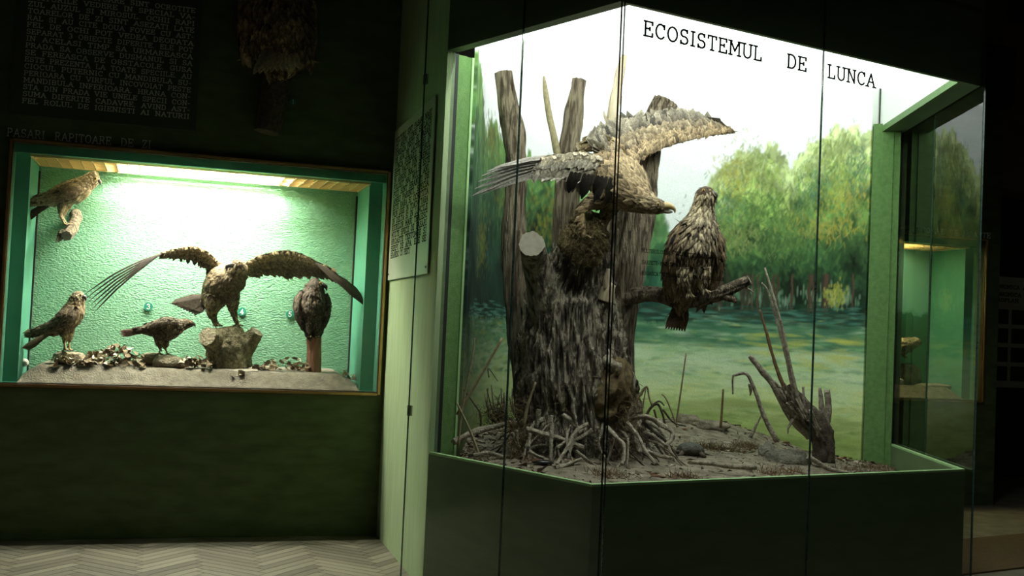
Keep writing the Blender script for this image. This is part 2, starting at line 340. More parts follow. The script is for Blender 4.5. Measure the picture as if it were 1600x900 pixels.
# ------------------------------------------------------------------ slab lettering
def arc(cx, cy, rx, ry, a0, a1, n=8):
    return [(cx + rx * math.cos(math.radians(a0 + (a1 - a0) * i / n)), cy + ry * math.sin(math.radians(a0 + (a1 - a0) * i / n))) for i in range(n + 1)]
G = {
 'A': (.84, [[(.08,0),(.42,1)],[(.42,1),(.76,0)],[(.2,.36),(.64,.36)]], [(.08,0),(.76,0)]),
 'B': (.74, [[(.14,0),(.14,1)],[(.14,1),(.42,1)]+arc(.42,.76,.2,.24,90,-90)+[(.14,.52)],[(.42,.52)]+arc(.42,.26,.24,.26,90,-90)+[(.14,0)]], []),
 'C': (.78, [arc(.42,.5,.34,.5,42,318,12),[(.69,.98),(.69,.7)]], []),
 'D': (.78, [[(.14,0),(.14,1)],[(.06,1),(.36,1)]+arc(.36,.5,.34,.5,90,-90,10)+[(.06,0)]], []),
 'E': (.72, [[(.14,0),(.14,1)],[(.04,1),(.64,1),(.64,.8)],[(.04,0),(.66,0),(.66,.22)],[(.14,.52),(.46,.52)],[(.46,.42),(.46,.62)]], []),
 'F': (.70, [[(.14,0),(.14,1)],[(.04,1),(.64,1),(.64,.8)],[(.14,.52),(.46,.52)],[(.46,.42),(.46,.62)]], [(.14,0)]),
 'G': (.80, [arc(.42,.5,.34,.5,42,330,12),[(.70,.02),(.70,.44)],[(.48,.44),(.76,.44)],[(.69,.98),(.69,.72)]], []),
 'H': (.84, [[(.14,0),(.14,1)],[(.70,0),(.70,1)],[(.14,.5),(.70,.5)]], [(.14,0),(.14,1),(.70,0),(.70,1)]),
 'I': (.40, [[(.2,0),(.2,1)]], [(.2,0),(.2,1)]),
 'J': (.56, [[(.4,1),(.4,.25)]+arc(.22,.25,.18,.25,0,-170,6)], [(.4,1)]),
 'L': (.68, [[(.14,0),(.14,1)],[(.04,0),(.62,0),(.62,.24)]], [(.14,1)]),
 'M': (.98, [[(.14,0),(.14,1),(.49,.3),(.84,1),(.84,0)]], [(.14,0),(.84,0),(.11,1),(.87,1)]),
 'N': (.84, [[(.14,0),(.14,1),(.70,0),(.70,1)]], [(.14,0),(.12,1),(.70,1)]),
 'O': (.84, [arc(.42,.5,.35,.5,0,360,16)], []),
 'P': (.70, [[(.14,0),(.14,1)],[(.04,1),(.40,1)]+arc(.40,.74,.23,.26,90,-90)+[(.14,.48)]], [(.14,0)]),
 'R': (.78, [[(.14,0),(.14,1)],[(.04,1),(.40,1)]+arc(.40,.76,.22,.24,90,-90)+[(.14,.52)],[(.40,.52),(.66,0),(.76,0)]], [(.14,0)]),
 'S': (.70, [arc(.35,.75,.25,.25,35,250,9)+arc(.35,.26,.27,.26,80,-150,9),[(.57,1),(.57,.8)],[(.10,0),(.10,.22)]], []),
 'T': (.76, [[(.38,0),(.38,1)],[(.06,.8),(.06,1),(.70,1),(.70,.8)]], [(.38,0)]),
 'U': (.84, [[(.14,1),(.14,.3)]+arc(.42,.3,.28,.3,180,360,10)+[(.70,1)]], [(.14,1),(.70,1)]),
 'V': (.82, [[(.08,1),(.41,0),(.74,1)]], [(.08,1),(.74,1)]),
 'X': (.80, [[(.1,1),(.7,0)],[(.1,0),(.7,1)]], [(.1,0),(.7,0),(.1,1),(.7,1)]),
 'Y': (.80, [[(.08,1),(.40,.5),(.72,1)],[(.40,.5),(.40,0)]], [(.08,1),(.72,1),(.40,0)]),
 'K': (.80, [[(.14,0),(.14,1)],[(.66,1),(.14,.42)],[(.32,.6),(.70,0)]], [(.14,0),(.14,1),(.66,1),(.70,0)]),
 'Q': (.84, [arc(.42,.5,.35,.5,0,360,16),[(.44,.2),(.72,-.1)]], []),
 'W': (1.0, [[(.06,1),(.28,0),(.50,.8),(.72,0),(.94,1)]], [(.06,1),(.94,1)]),
 '2': (.66, [[(.08,.75)]+arc(.31,.72,.23,.28,150,-30,8)+[(.06,0),(.6,0)]], []),
 'Z': (.72, [[(.08,.8),(.08,1),(.62,1),(.06,0),(.64,0),(.64,.22)]], []),
 '1': (.44, [[(.06,.8),(.22,1),(.22,0)]], [(.22,0)]),
 '3': (.66, [[(.1,.85)]+arc(.3,.76,.22,.24,140,-80,8)+arc(.3,.27,.26,.27,80,-150,8)], []),
 '4': (.72, [[(.46,0),(.46,1),(.06,.3),(.66,.3)]], [(.46,0)]),
 '5': (.66, [[(.56,1),(.16,1),(.12,.54)]+arc(.3,.32,.28,.32,100,-150,10)], []),
 '.': (.26, [[(.1,0),(.1,.08)]], []), ',': (.26, [[(.12,.08),(.06,-.12)]], []), '-': (.44, [[(.08,.42),(.36,.42)]], []),
}
def text_width(s, sp=.55):
    return sum(sp if ch == ' ' else G[ch][0] + .12 for ch in s) - .12
def glyph(mb, ch, X, mp, h, st, depth=0.0):
    w, polys, serifs = G[ch]
    segs = []
    for pl in polys:
        segs += list(zip(pl[:-1], pl[1:]))
    for (x, y) in serifs:
        segs.append(((x - .13, y), (x + .13, y)))
    for (a, b) in segs:
        a = np.array(a); b = np.array(b); d = b - a; l = np.hypot(*d)
        if l < 1e-6: continue
        d = d / l; n_ = np.array([-d[1], d[0]]) * st * .5; e = d * st * .4
        q = [a - e - n_, b + e - n_, b + e + n_, a - e + n_]
        if depth:
            v = [mp((X + p[0]) * h, p[1] * h, 0) for p in q] + [mp((X + p[0]) * h, p[1] * h, depth) for p in q]
            mb.add(v, [(0,3,2,1),(4,5,6,7),(0,1,5,4),(1,2,6,5),(2,3,7,6),(3,0,4,7)])
        else: mb.add([mp((X + p[0]) * h, p[1] * h, 0) for p in q], [(0, 1, 2, 3)])
def text_line(s, mp, h, st, width=None, depth=0.0):
    mb = MB(); sp = .55
    ns = s.count(' ')
    if width and ns: sp = min(.85, max(.25, .55 + (width / h - text_width(s)) / ns))
    k = width / (text_width(s, sp) * h) if width else 1.0
    X = 0.0
    for ch in s:
        if ch == ' ': X += sp; continue
        glyph(mb, ch, X, (lambda x, y, d: mp(x * k, y, d)), h, st, depth); X += G[ch][0] + .12
    return mb

# ------------------------------------------------------------------ the corner vitrine
RIM, HEAD, CEIL = 0.78, 3.08, 3.42
vit = thing('corner_vitrine', 'large corner glass vitrine with green base holding a riverside diorama', 'vitrine', (L0[0], L0[1], 0))
def strip(a, b, na, nb_, ia, ib, z0, z1, nm, m, par=vit):
    mb = MB(); mb.prism([tuple(a), tuple(b), tuple(ib), tuple(ia)], z0, z1); return mb.obj(nm, m, par)
iC = meet(L0 - NL*.03, NL, C0 - NR*.03, NR); iR = meet(C0 - NR*.03, NR, R0 - NT*.03, NT)
iL = L0 - NL*.03 + nrm(C0 - L0) * .0; iB = B0 - NT*.03
for a, b, ia, ib in ((L0, C0, iL, iC), (C0, R0, iC, iR), (R0, B0, iR, iB)):
    p_ = strip(a, b, 0, 0, ia, ib, 0.0, RIM - .012, 'base_panel', M['base'])
    strip(a, b, 0, 0, ia, ib, RIM - .012, RIM, 'rim', M['rim'], p_)
fC = meet(L0, NL, C0 + NR*.055, NR); fR = meet(C0 + NR*.055, NR, R0, NT)
gC_ = meet(L0 - NL*.07, NL, C0 + NR*.03, NR); gR_ = meet(C0 + NR*.03, NR, R0 - NT*.15, NT)
gL_ = L0 - NL*.07; gB_ = B0 - NT*.15
strip(L0, fC, 0, 0, gL_, gC_, HEAD, HW - .01, 'fascia', M['base']); strip(fC, fR, 0, 0, gC_, gR_, HEAD, HW - .01, 'fascia', M['base'])
strip(fR, B0, 0, 0, gR_, gB_, HEAD, HW - .01, 'fascia', M['base'])
mb = MB(); mb.prism([tuple(gR_ - NT*.008), tuple(gR_), tuple(gB_), tuple(gB_ - NT*.008)], HEAD, HEAD + .045); mb.obj('fascia_lip', M['post'], vit)
M['white_board'] = mat('white_board', (0.80, 0.84, 0.80), 0.6)
mb = MB(); mb.prism([tuple(gR_ - NT*.004), tuple(gR_), tuple(gB_), tuple(gB_ - NT*.004)], HEAD + .045, CEIL); mb.obj('inner_board', M['white_board'], vit)
mb = MB(); mb.prism([(2.63, 8.055), tuple(gB_ - NT*.02), tuple(gB_ + np.array([0, .03])), (2.63, 8.085)], HEAD + .045, CEIL); mb.obj('inner_board', M['white_board'], vit)
BACK = np.array([(-.285,6.43),(-.22,7.3),(.08,8.2),(.70,8.72),(1.40,8.85),(2.05,8.68),(2.40,8.38),(2.64,8.07)])
BC = catmull(BACK, 160); BS = np.r_[0, np.cumsum(np.linalg.norm(np.diff(BC, axis=0), axis=1))]; BLEN = BS[-1]
cen = np.array([1.2, 7.0])
mb = MB(); poly = [tuple(gL_ - NL*.0), tuple(gC_), tuple(gR_), tuple(gB_)] + [tuple(p + (p - cen) * .012) for p in BC[::-6]]
mb.prism(poly, CEIL, CEIL + .015); mb.obj('light_diffuser', M['panel'], vit)
poly = [tuple(L0), tuple(fC), tuple(fR), tuple(B0)] + [tuple(p + (p - cen) * .03) for p in BACK[::-1]]
mb = MB(); mb.prism(poly, CEIL + .10, CEIL + .13); mb.obj('roof_panel', M['dark'], vit)
M['vfill'] = emit('vitrine_fill_tube', (0.96, 1.0, 0.93), VITRINE_FILL)  # added fill tubes, unseen behind the fascia, to brighten the diorama's front
for a, b, n_ in ((gC_ - nrm(C0 - L0) * .20 - NL*.06, gL_ + nrm(C0 - L0) * .18 - NL*.06, NL), (gC_ + nrm(R0 - C0) * .30 - NR*.08, gC_ + nrm(R0 - C0) * 1.25 - NR*.08, NR), (gC_ + nrm(R0 - C0) * 1.30 - NR*.08, gR_ - nrm(R0 - C0) * .2 - NR*.08, NR)):
    mb = MB(); mb.tube([(*a, 3.30), (*((a + b) / 2), 3.30), (*b, 3.30)], [.019] * 3, 10, hint=(0, 0, 1)); mb.obj('light_tube', M['vfill'], vit, True)
# stepped left jamb and right post, board by board
def jamb(pts, z0, z1, back, mats, nm):
    for k, (a, b) in enumerate(pts):
        a, b = np.array(a), np.array(b); t_ = nrm(b - a); n_ = np.array([-t_[1], t_[0]]) * back
        mb = MB(); mb.prism([tuple(a), tuple(b), tuple(b + n_), tuple(a + n_)], z0, z1); mb.obj(nm, mats[k], vit)
jamb([((-.425, 6.215), (-.385, 6.235)), ((-.395, 6.262), (-.368, 6.279)), ((-.372, 6.292), (-.322, 6.328)), ((-.324, 6.338), (-.292, 6.362)), ((-.293, 6.352), (-.281, 6.361))],
     0.55, HEAD, .04, [M['base'], M['dark'], M['post'], M['post'], M['rim']], 'jamb_board')
jamb([((2.635, 8.045), (2.70, 8.015)), ((2.695, 8.0), (2.765, 7.975)), ((2.765, 7.985), (2.815, 7.97))], 0.45, HEAD + .06, .05, [M['post']] * 3, 'post_board')
# glass sheets, full height, standing just outside the base
gp_n = meet(L0 + NL*.025, NL, C0 + NR*.10, NR)
gR = meet(C0 + NR*.10, NR, R0 + NT*.02, NT)
dL, dR, dT = nrm(C0 - L0), nrm(R0 - C0), nrm(B0 - R0)
gL = L0 + NL*.025 - dL * .19
def on_line(p, d, ratio):                # where X/Y equals ratio along a plan line
    s_ = (ratio * p[1] - p[0]) / (d[0] - ratio * d[1]); return p + d * s_
gs1 = on_line(gL, dL, -.001); gs2 = on_line(gp_n, dR, .2794); gs3 = R0 + NT*.02 + dT * .80; gB = B0 + NT*.02
def pane(a, b, n_, z0=0.012, z1=4.1, th=.011, lean=0.0):
    mb = MB(); a, b = np.asarray(a), np.asarray(b); i_ = n_ * th
    v = [(*(a), z0), (*(b), z0), (*(b - i_), z0), (*(a - i_), z0), (*(a), z1), (*(b), z1), (*(b - i_), z1), (*(a - i_), z1)]
    mb.add(v, [(0,3,2,1),(4,5,6,7)], mi=1); mb.add([], [])
    for f_, mi in (((0,1,5,4),0),((1,2,6,5),1),((2,3,7,6),0),((3,0,4,7),1)): mb.f.append(f_); mb.m.append(mi)
    return mb.obj('glass_pane', [M['glass'], M['glass_edge']], vit)
panes = [pane(gL, gs1, NL), pane(gs1 + dL*.004, gp_n - dL*.012, NL), pane(gp_n + dR*.016, gs2, NR), pane(gs2 + dR*.004, gR - dR*.004, NR),
         pane(gR + dT*.012, gs3, NT), pane(gs3 + dT*.004, gB, NT)]
M['steel'] = mat('steel_clip', (0.5, 0.5, 0.48), 0.25, metal=1.0)
for z in (1.0, 2.93):
    mb = MB(); a = gL + dL * .01; mb.prism([tuple(a + NL*.012), tuple(a + dL*.035 + NL*.012), tuple(a + dL*.035 + NL*.0 ), tuple(a)], z - .03, z + .03); mb.obj('glass_clip', M['steel'], vit)
# lettering on the right-hand glass
def on_right(px, py):
    p = on_plane(px, py, C0 + NR*.1005, NR); return p
def glass_map(p0):
    return lambda x, y, d: (p0[0] + dR[0]*x + NR[0]*d, p0[1] + dR[1]*x + NR[1]*d, p0[2] + y)
T = thing('title_lettering', 'black slab letters ECOSISTEMUL DE LUNCA across the top of the glass', 'lettering', (*(gp_n + NR*.001), 2.9))
M['title'] = M['black_text']
words = (('ECOSISTEMUL', 1005, 55, 1190, 92), ('DE', 1229, 105, 1260, 110), ('LUNCA', 1293, 121, 1367, 137))
for s, x0, y0, x1, y1 in words:
    a, b = on_right(x0, y0), on_right(x1, y1); wd = np.hypot(*(b[:2] - a[:2])); h = .070; tot = text_width(s); kx = wd / (tot * h); X = 0.0
    for ch in s:
        mb = MB(); f_ = glass_map(a); glyph(mb, ch, X, (lambda x, y, d: f_(x * kx, y, d)), h, .12, .0025); mb.obj('letter', M['title'], T); X += G[ch][0] + .12
T2 = thing('species_lettering', 'three small black text lines on the glass in front of the perched brown bird', 'lettering', (*(on_right(1000, 440)[:2]), 1.7))
for s, x0, y0, x1, y1 in (('VULTURUL CODALB - HALIAEETUS ALBICILLA', 1003, 394, 1113, 403), ('SARPETE - NATRIX NATRIX', 1003, 412, 1073, 417), ('BROASCA TESTOASA DE APA - EMYS ORBICULARIS', 1003, 429, 1131, 439)):
    a, b = on_right(x0, y0), on_right(x1, y1); wd = np.hypot(*(b[:2] - a[:2]))
    tag(text_line(s, glass_map(a), .0165, .17, wd).obj('text_line', M['black_text'], T2), kind='stuff')

# ------------------------------------------------------------------ painted backdrop
NS, NZ, ZB0, ZB1 = 640, 420, 0.40, 3.44
def paint():
    rg = np.random.default_rng(11)
    s = np.linspace(0, 1, NS)[None, :]; z = np.linspace(ZB0, ZB1, NZ)[:, None]
    img = np.zeros((NZ, NS, 3))
    sky = np.array([.90, .95, .93]); sky2 = np.array([.78, .88, .87])
    t = np.clip((z - 1.6) / 1.4, 0, 1)[..., None]
    img[:] = sky2 * (1 - t) + sky * t
    cl = np.array([[noise.noise((i / 30., j / 16., 3.1)) for i in range(0, NS, 4)] for j in range(0, NZ, 4)]).repeat(4, 0).repeat(4, 1)[:NZ, :NS]
    img *= (1 + .06 * cl)[..., None]
    def dab(ss, zz, w, h, col, al, ang=0.0, soft=1.0):
        cx, cy = ss * (NS - 1), (zz - ZB0) / (ZB1 - ZB0) * (NZ - 1)
        pw, ph = w / BLEN * NS, h / (ZB1 - ZB0) * NZ; r_ = int(max(pw, ph) * 1.3) + 1
        x0, x1, y0, y1 = max(int(cx) - r_, 0), min(int(cx) + r_ + 1, NS), max(int(cy) - r_, 0), min(int(cy) + r_ + 1, NZ)
        if x1 <= x0 or y1 <= y0: return
        X, Y = np.meshgrid(np.arange(x0, x1) - cx, np.arange(y0, y1) - cy)
        c_, s_ = math.cos(ang), math.sin(ang); a_ = (X * c_ + Y * s_) / pw; b_ = (-X * s_ + Y * c_) / ph
        m_ = (np.clip(1.25 - (a_ * a_ + b_ * b_), 0, 1) * al)[..., None]
        img[y0:y1, x0:x1] = img[y0:y1, x0:x1] * (1 - m_) + np.asarray(col) * m_
    def crown_fill(s0, s1, top, bot, cols, n, sz, al=.75):
        for _ in range(n):
            ss = rg.uniform(s0, s1); zt = np.interp(ss, top[0], top[1]) + .07 * noise.noise((ss * 55, 1.3, 0)) + .05 * noise.noise((ss * 140, 7.3, 0)); zz = zt - (zt - bot) * rg.random() ** .9
            f_ = (zt - zz) / max(zt - bot, .01); k = min(int(f_ * len(cols) + rg.normal() * .55 + .0), len(cols) - 1); k = max(k, 0)
            c_ = np.array(cols[k]) * (1 + rg.normal() * .16) * (1.0 + 1.0 * noise.noise((ss * 26, zz * 5.5, 4.2)) + .5 * noise.noise((ss * 60, zz * 13, 8.2)))
            dab(ss, zz, sz * rg.uniform(.25, .6), sz * rg.uniform(.6, 1.4), np.clip(c_, 0.004, 1), al, rg.normal() * .5)
    # water and meadow
    WL = 1.74
    for j in range(NZ):
        zz = ZB0 + (ZB1 - ZB0) * j / (NZ - 1)
        if zz > WL: break
        f_ = (zz - ZB0) / (WL - ZB0)
        img[j] = np.array([np.interp(f_, [0, .28, .50, .66, .78, .92, 1], v) for v in ([.22, .40, .62, .50, .22, .08, .03], [.30, .54, .74, .68, .44, .20, .10], [.08, .17, .36, .34, .21, .10, .06])])
    for _ in range(5200):
        ss, zz = rg.random(), rg.uniform(.5, WL - .03); f_ = (zz - .5) / (WL - .5)
        if f_ > .55: c_ = [(.07,.22,.10), (.18,.42,.20), (.38,.62,.38), (.60,.76,.56), (.04,.13,.07), (.56,.60,.14), (.11,.32,.15), (.46,.66,.42)][rg.integers(8)]
        elif f_ > .34: c_ = [(.52,.68,.34), (.62,.76,.46), (.38,.56,.24), (.62,.66,.20), (.28,.48,.22)][rg.integers(5)]
        else: c_ = [(.22,.33,.09), (.36,.48,.16), (.15,.26,.065), (.40,.47,.17)][rg.integers(4)]
        dab(ss, zz, rg.uniform(.02, .11), rg.uniform(.004, .018), c_, .38, rg.normal() * .10)
    j1 = int((WL - ZB0) / (ZB1 - ZB0) * NZ)
    for i in range(NS):                                      # dark wooded water on the left bank
        ss = i / NS
        if ss < .52: img[:j1, i] *= (.22 + .78 * (ss / .52) ** 1.4)
    GR = [(.36,.44,.11), (.22,.34,.08), (.12,.24,.06), (.06,.15,.045), (.028,.085,.033), (.015,.052,.026), (.011,.036,.022), (.009,.028,.018)]
    # far soft bank in the middle
    crown_fill(.40, .70, ([.40, .45, .50, .55, .60, .63, .645, .66, .68, .70], [2.78, 2.70, 2.62, 2.40, 2.34, 2.46, 2.44, 2.30, 2.10, 2.25]), 1.66,
               [(.16,.34,.12), (.10,.27,.10), (.065,.20,.085), (.04,.14,.07), (.022,.09,.055), (.016,.06,.045)], 5000, .06)
    # left trees
    crown_fill(0, .50, ([0, .05, .11, .15, .19, .24, .28, .33, .40, .45, .50], [3.1, 3.1, 3.02, 2.75, 2.90, 2.88, 2.82, 2.76, 2.80, 2.62, 2.4]), 1.60, GR[2:], 12000, .05)
    for _ in range(900):
        k_ = rg.integers(4); ss = [rg.normal(.20, .02), rg.normal(.43, .03), rg.normal(.16, .02), rg.normal(.30, .03)][k_]; zz = [rg.normal(2.80, .07), rg.normal(2.35, .13), rg.normal(2.05, .10), rg.normal(2.45, .12)][k_]
        dab(ss, zz, .016, .026, np.array([(.34,.40,.06), (.24,.34,.06), (.42,.40,.08)][rg.integers(3)]) * rg.uniform(.15, .6), .4, rg.normal() * .5)
    # right trees: two masses with a dip between, light above, dense below
    topR = ([.69, .705, .722, .745, .763, .79, .815, .84, .855, .875, .891, .91, .936, .96, .983, 1.0], [2.25, 2.55, 2.72, 2.86, 2.95, 2.98, 3.06, 3.0, 2.86, 2.94, 3.02, 3.06, 3.16, 3.12, 3.06, 3.1])
    crown_fill(.695, 1.0, topR, 1.72, [(.50,.60,.28), (.38,.50,.15), (.24,.38,.09), (.14,.27,.065), (.075,.17,.05), (.04,.105,.035), (.017,.052,.02), (.012,.036,.016)], 15000, .04)
    for c0, z0, rs, rz, pal in ((.765, 2.80, .016, .13, 0), (.80, 2.86, .02, .12, 1), (.80, 2.55, .03, .12, 2), (.955, 2.62, .02, .10, 0), (.935, 2.95, .02, .10, 1), (.86, 2.50, .03, .12, 2), (.93, 2.38, .03, .06, 0), (.74, 2.55, .02, .1, 3), (.98, 2.8, .015, .15, 3), (.90, 2.72, .02, .12, 3), (.77, 2.3, .02, .08, 1), (.84, 2.25, .03, .06, 2)):
        P_ = [[(.58,.54,.07), (.46,.50,.10), (.62,.58,.16)], [(.36,.46,.14), (.44,.52,.20), (.28,.40,.10)], [(.14,.28,.08), (.20,.34,.10), (.09,.20,.06)], [(.16,.34,.16), (.22,.40,.22), (.09,.24,.11)]][pal]
        for _ in range(300): dab(rg.normal(c0, rs * 1.1), rg.normal(z0, rz * .9), .008, rg.uniform(.012, .035), np.array(P_[rg.integers(3)]) * rg.uniform(.4, .9), .42, rg.normal() * .5)
    for _ in range(150): dab(rg.uniform(.45, 1), rg.uniform(1.42, 1.66), rg.uniform(.10, .30), rg.uniform(.012, .035), [(.05,.17,.10), (.09,.25,.14), (.03,.11,.07)][rg.integers(3)], .35, rg.normal() * .04)
    for _ in range(110): dab(rg.uniform(.50, 1), rg.uniform(1.08, 1.42), rg.uniform(.12, .34), rg.uniform(.015, .04), [(.62,.76,.50), (.54,.70,.44), (.66,.78,.56)][rg.integers(3)], .30, rg.normal() * .04)
    for _ in range(50): dab(rg.uniform(.80, .99), rg.uniform(1.30, 1.55), rg.uniform(.05, .16), rg.uniform(.008, .02), (.56,.60,.13), .35, rg.normal() * .06)
    for _ in range(120): dab(rg.uniform(.45, 1), rg.uniform(.6, 1.0), rg.uniform(.12, .34), rg.uniform(.015, .04), [(.30,.40,.12), (.20,.29,.08), (.40,.48,.19)][rg.integers(3)], .35, rg.normal() * .04)
    # gaps, trunks and the dark strip under the right trees
    for _ in range(200): dab(rg.uniform(.70, .99), rg.normal(1.84, .04), .010, rg.uniform(.02, .05), [(.20,.36,.24), (.12,.26,.15), (.30,.44,.32)][rg.integers(3)], .4)
    for k in range(30):
        ss = rg.uniform(.70, .99); c_ = [(.07, .045, .03), (.035, .04, .025), (.10, .06, .04)][k % 3]
        for q in range(14): dab(ss + .0012 * math.sin(q * .8 + k), 1.72 + q * .022, .009 + .006 * (k % 2), .026, c_, .8)
    for _ in range(150): dab(rg.normal(.945, .011), rg.normal(1.86, .05), .010, .018, [(.40,.42,.07), (.24,.32,.05), (.48,.48,.12)][rg.integers(3)], .5)
    for _ in range(420): dab(rg.uniform(.62, 1), rg.normal(1.69, .035), .07, .010, [(.012,.05,.035), (.02,.08,.06), (.04,.07,.04), (.08,.24,.18)][rg.integers(4)], .6)
    for _ in range(200): dab(rg.uniform(.05, .50), rg.normal(1.60, .04), .08, .006, [(.06,.22,.17), (.14,.34,.27), (.02,.08,.06)][rg.integers(3)], .5)
    return np.clip(img, .004, .95)
img = paint()
xy = np.stack([np.interp(np.linspace(0, BLEN, NS), BS, BC[:, k]) for k in (0, 1)], 1)
V = np.zeros((NZ, NS, 3)); V[..., :2] = xy[None]; V[..., 2] = np.linspace(ZB0, ZB1, NZ)[:, None]
idx = np.arange(NZ * NS).reshape(NZ, NS)
F_ = np.stack([idx[:-1, :-1], idx[1:, :-1], idx[1:, 1:], idx[:-1, 1:]], -1).reshape(-1, 4)
me = bpy.data.meshes.new('painted_backdrop'); me.from_pydata(V.reshape(-1, 3).tolist(), [], F_.tolist()); me.update()
ca = me.color_attributes.new('Col', 'FLOAT_COLOR', 'POINT'); a_ = np.ones((NZ * NS, 4), np.float32); a_[:, :3] = img.reshape(-1, 3); ca.data.foreach_set('color', a_.ravel())
M['painting'] = colmat('landscape_painting', 0.75, 0.12, 90, 0.10, 120, spec=0.2); me.materials.append(M['painting'])
bd = bpy.data.objects.new('painted_backdrop', me); COL.objects.link(bd); bd.parent = vit; bd.location = (-L0[0], -L0[1], 0)
so = bd.modifiers.new('board', 'SOLIDIFY'); so.thickness = 0.02; so.offset = -1.0
bd['label'] = 'curved painted river landscape with green trees'

# ------------------------------------------------------------------ diorama ground
M['soil'] = mat('dry_soil', (0.17, 0.145, 0.10), 0.95, (0.38, 0.335, 0.24), 14, 1.0, 120)
M['bark'] = mat('grey_brown_bark', (0.115, 0.092, 0.068), 0.9, (0.58, 0.51, 0.385), 26, 1.0, 60, stretch=(1, 1, 0.35), ramp=(.40, .58), bdist=.07)
M['bark_pole'] = mat('furrowed_pole_bark', (0.095, 0.07, 0.045), 0.9, (0.33, 0.27, 0.185), 34, 1.0, 80, stretch=(1.3, 1.3, 0.16), ramp=(.40, .58), bdist=.05)
M['cutwood'] = mat('pale_cut_wood', (0.34, 0.31, 0.24), 0.85, (0.42, 0.39, 0.31), 30, 0.2, 200)
M['barewood'] = mat('bare_weathered_wood', (0.42, 0.34, 0.22), 0.8, (0.60, 0.52, 0.38), 30, 0.5, 90, stretch=(1, 1, .2))
M['root'] = mat('dusty_root', (0.20, 0.175, 0.125), 0.9, (0.46, 0.41, 0.31), 40, 0.7, 120)
M['root_dark'] = mat('dark_root', (0.06, 0.048, 0.034), 0.9, (0.14, 0.115, 0.08), 40, 0.7, 120)
M['moss'] = mat('brown_moss_fibre', (0.085, 0.06, 0.028), 0.95, (0.19, 0.14, 0.065), 40)
M['moss_green'] = mat('olive_moss', (0.09, 0.07, 0.028), 0.95, (0.24, 0.185, 0.08), 50, 1.0, 120)
M['thatch'] = mat('dry_red_grass', (0.13, 0.075, 0.035), 0.95, (0.22, 0.14, 0.07), 40)
M['reed'] = mat('dry_reed', (0.22, 0.19, 0.10), 0.8, (0.34, 0.29, 0.17), 40)
M['plaster_rock'] = mat('dusty_plaster_lump', (0.16, 0.15, 0.11), 0.95, (0.26, 0.25, 0.19), 30, 1.0, 80)
CTRL = np.array([(-.3,6.3,.735),(.42,5.3,.735),(1.2,5.8,.725),(2.0,6.25,.69),(2.65,6.6,.61),(2.75,7.6,.58),(2.5,8.0,.64),(1.4,8.6,.84),(.4,8.4,.84),(.36,6.7,.79),(1.4,7.0,.74),(2.0,7.3,.71),(-.1,7.2,.80)])
def soil_h(x, y, fine=True):
    w = 1.0 / (((CTRL[:, 0] - x)**2 + (CTRL[:, 1] - y)**2) + .02)**1.5
    h = (w * CTRL[:, 2]).sum() / w.sum()
    if fine: h += .018 * noise.noise((x * 3, y * 3, 1)) + .010 * noise.noise((x * 11, y * 11, 4)) + .006 * noise.noise((x * 34, y * 34, 9))
    return h
fr_poly = np.array([iL - NL*.01, iC + np.array([0, .02]), iR - NT*.01 - NR*.01, iB - NT*.01])
fl = np.r_[0, np.cumsum(np.linalg.norm(np.diff(fr_poly, axis=0), axis=1))]
NU_, NV_ = 190, 90; vs = []
for j in range(NV_):
    for i in range(NU_):
        t = i / (NU_ - 1); f_ = np.array([np.interp(t * fl[-1], fl, fr_poly[:, k]) for k in (0, 1)]); b_ = np.array([np.interp(t * BLEN, BS, BC[:, k]) for k in (0, 1)])
        p = f_ + (b_ - f_) * (j / (NV_ - 1)) ** 1.2 * .998
        vs.append((p[0], p[1], soil_h(*p)))
fs = [(j*NU_+i, j*NU_+i+1, (j+1)*NU_+i+1, (j+1)*NU_+i) for j in range(NV_-1) for i in range(NU_-1)]
mb = MB(); mb.add(vs, fs)
n0 = len(mb.v); ring = [i for i in range(NU_)] + [j*NU_+NU_-1 for j in range(1, NV_)] + [(NV_-1)*NU_+i for i in range(NU_-2, -1, -1)] + [j*NU_ for j in range(NV_-2, 0, -1)]
mb.add([(vs[r][0], vs[r][1], .45) for r in ring], []); nr = len(ring)
for k in range(nr): mb.f.append((ring[k], n0 + k, n0 + (k+1) % nr, ring[(k+1) % nr])); mb.m.append(0)
mb.f.append(tuple(n0 + k for k in range(nr - 1, -1, -1))); mb.m.append(0)
tag(mb.obj('diorama_ground', M['soil'], smooth=True), 'bare brown earth covering the floor of the big vitrine', 'ground')

def G0(px, py):                         # the point of that line of sight on the diorama ground
    d = ray(px, py); lo, hi = 5.0, 9.2
    for _ in range(40):
        m_ = (lo + hi) / 2; p = CAMP + d * (m_ / d[1])
        if p[2] > soil_h(p[0], p[1], False): lo = m_
        else: hi = m_
    p = CAMP + d * (lo / d[1]); return np.array([p[0], p[1], soil_h(p[0], p[1])])
def k_at(Y): return Y / FPX
def barkdisp(amp, fx, fz, seed):
    def f(ring, c, t, ang):
        out = ring.copy()
        for q in range(len(ring)):
            d = ring[q] - c; r = np.linalg.norm(d); n_ = d / (r + 1e-9)
            p = ring[q]
            a = math.cos(ang[q]) * fx; b_ = math.sin(ang[q]) * fx
            v = 1 - abs(noise.noise((a + seed, b_, p[2] * fz))) * 2.2
            v += .5 * noise.noise((a * 2.3, b_ * 2.3 + seed, p[2] * fz * 2.4)) + .6 * noise.noise((p[0] * 3, p[1] * 3, p[2] * 3 + seed))
            out[q] = p + n_ * amp * (v - .5)
        return out
    return f
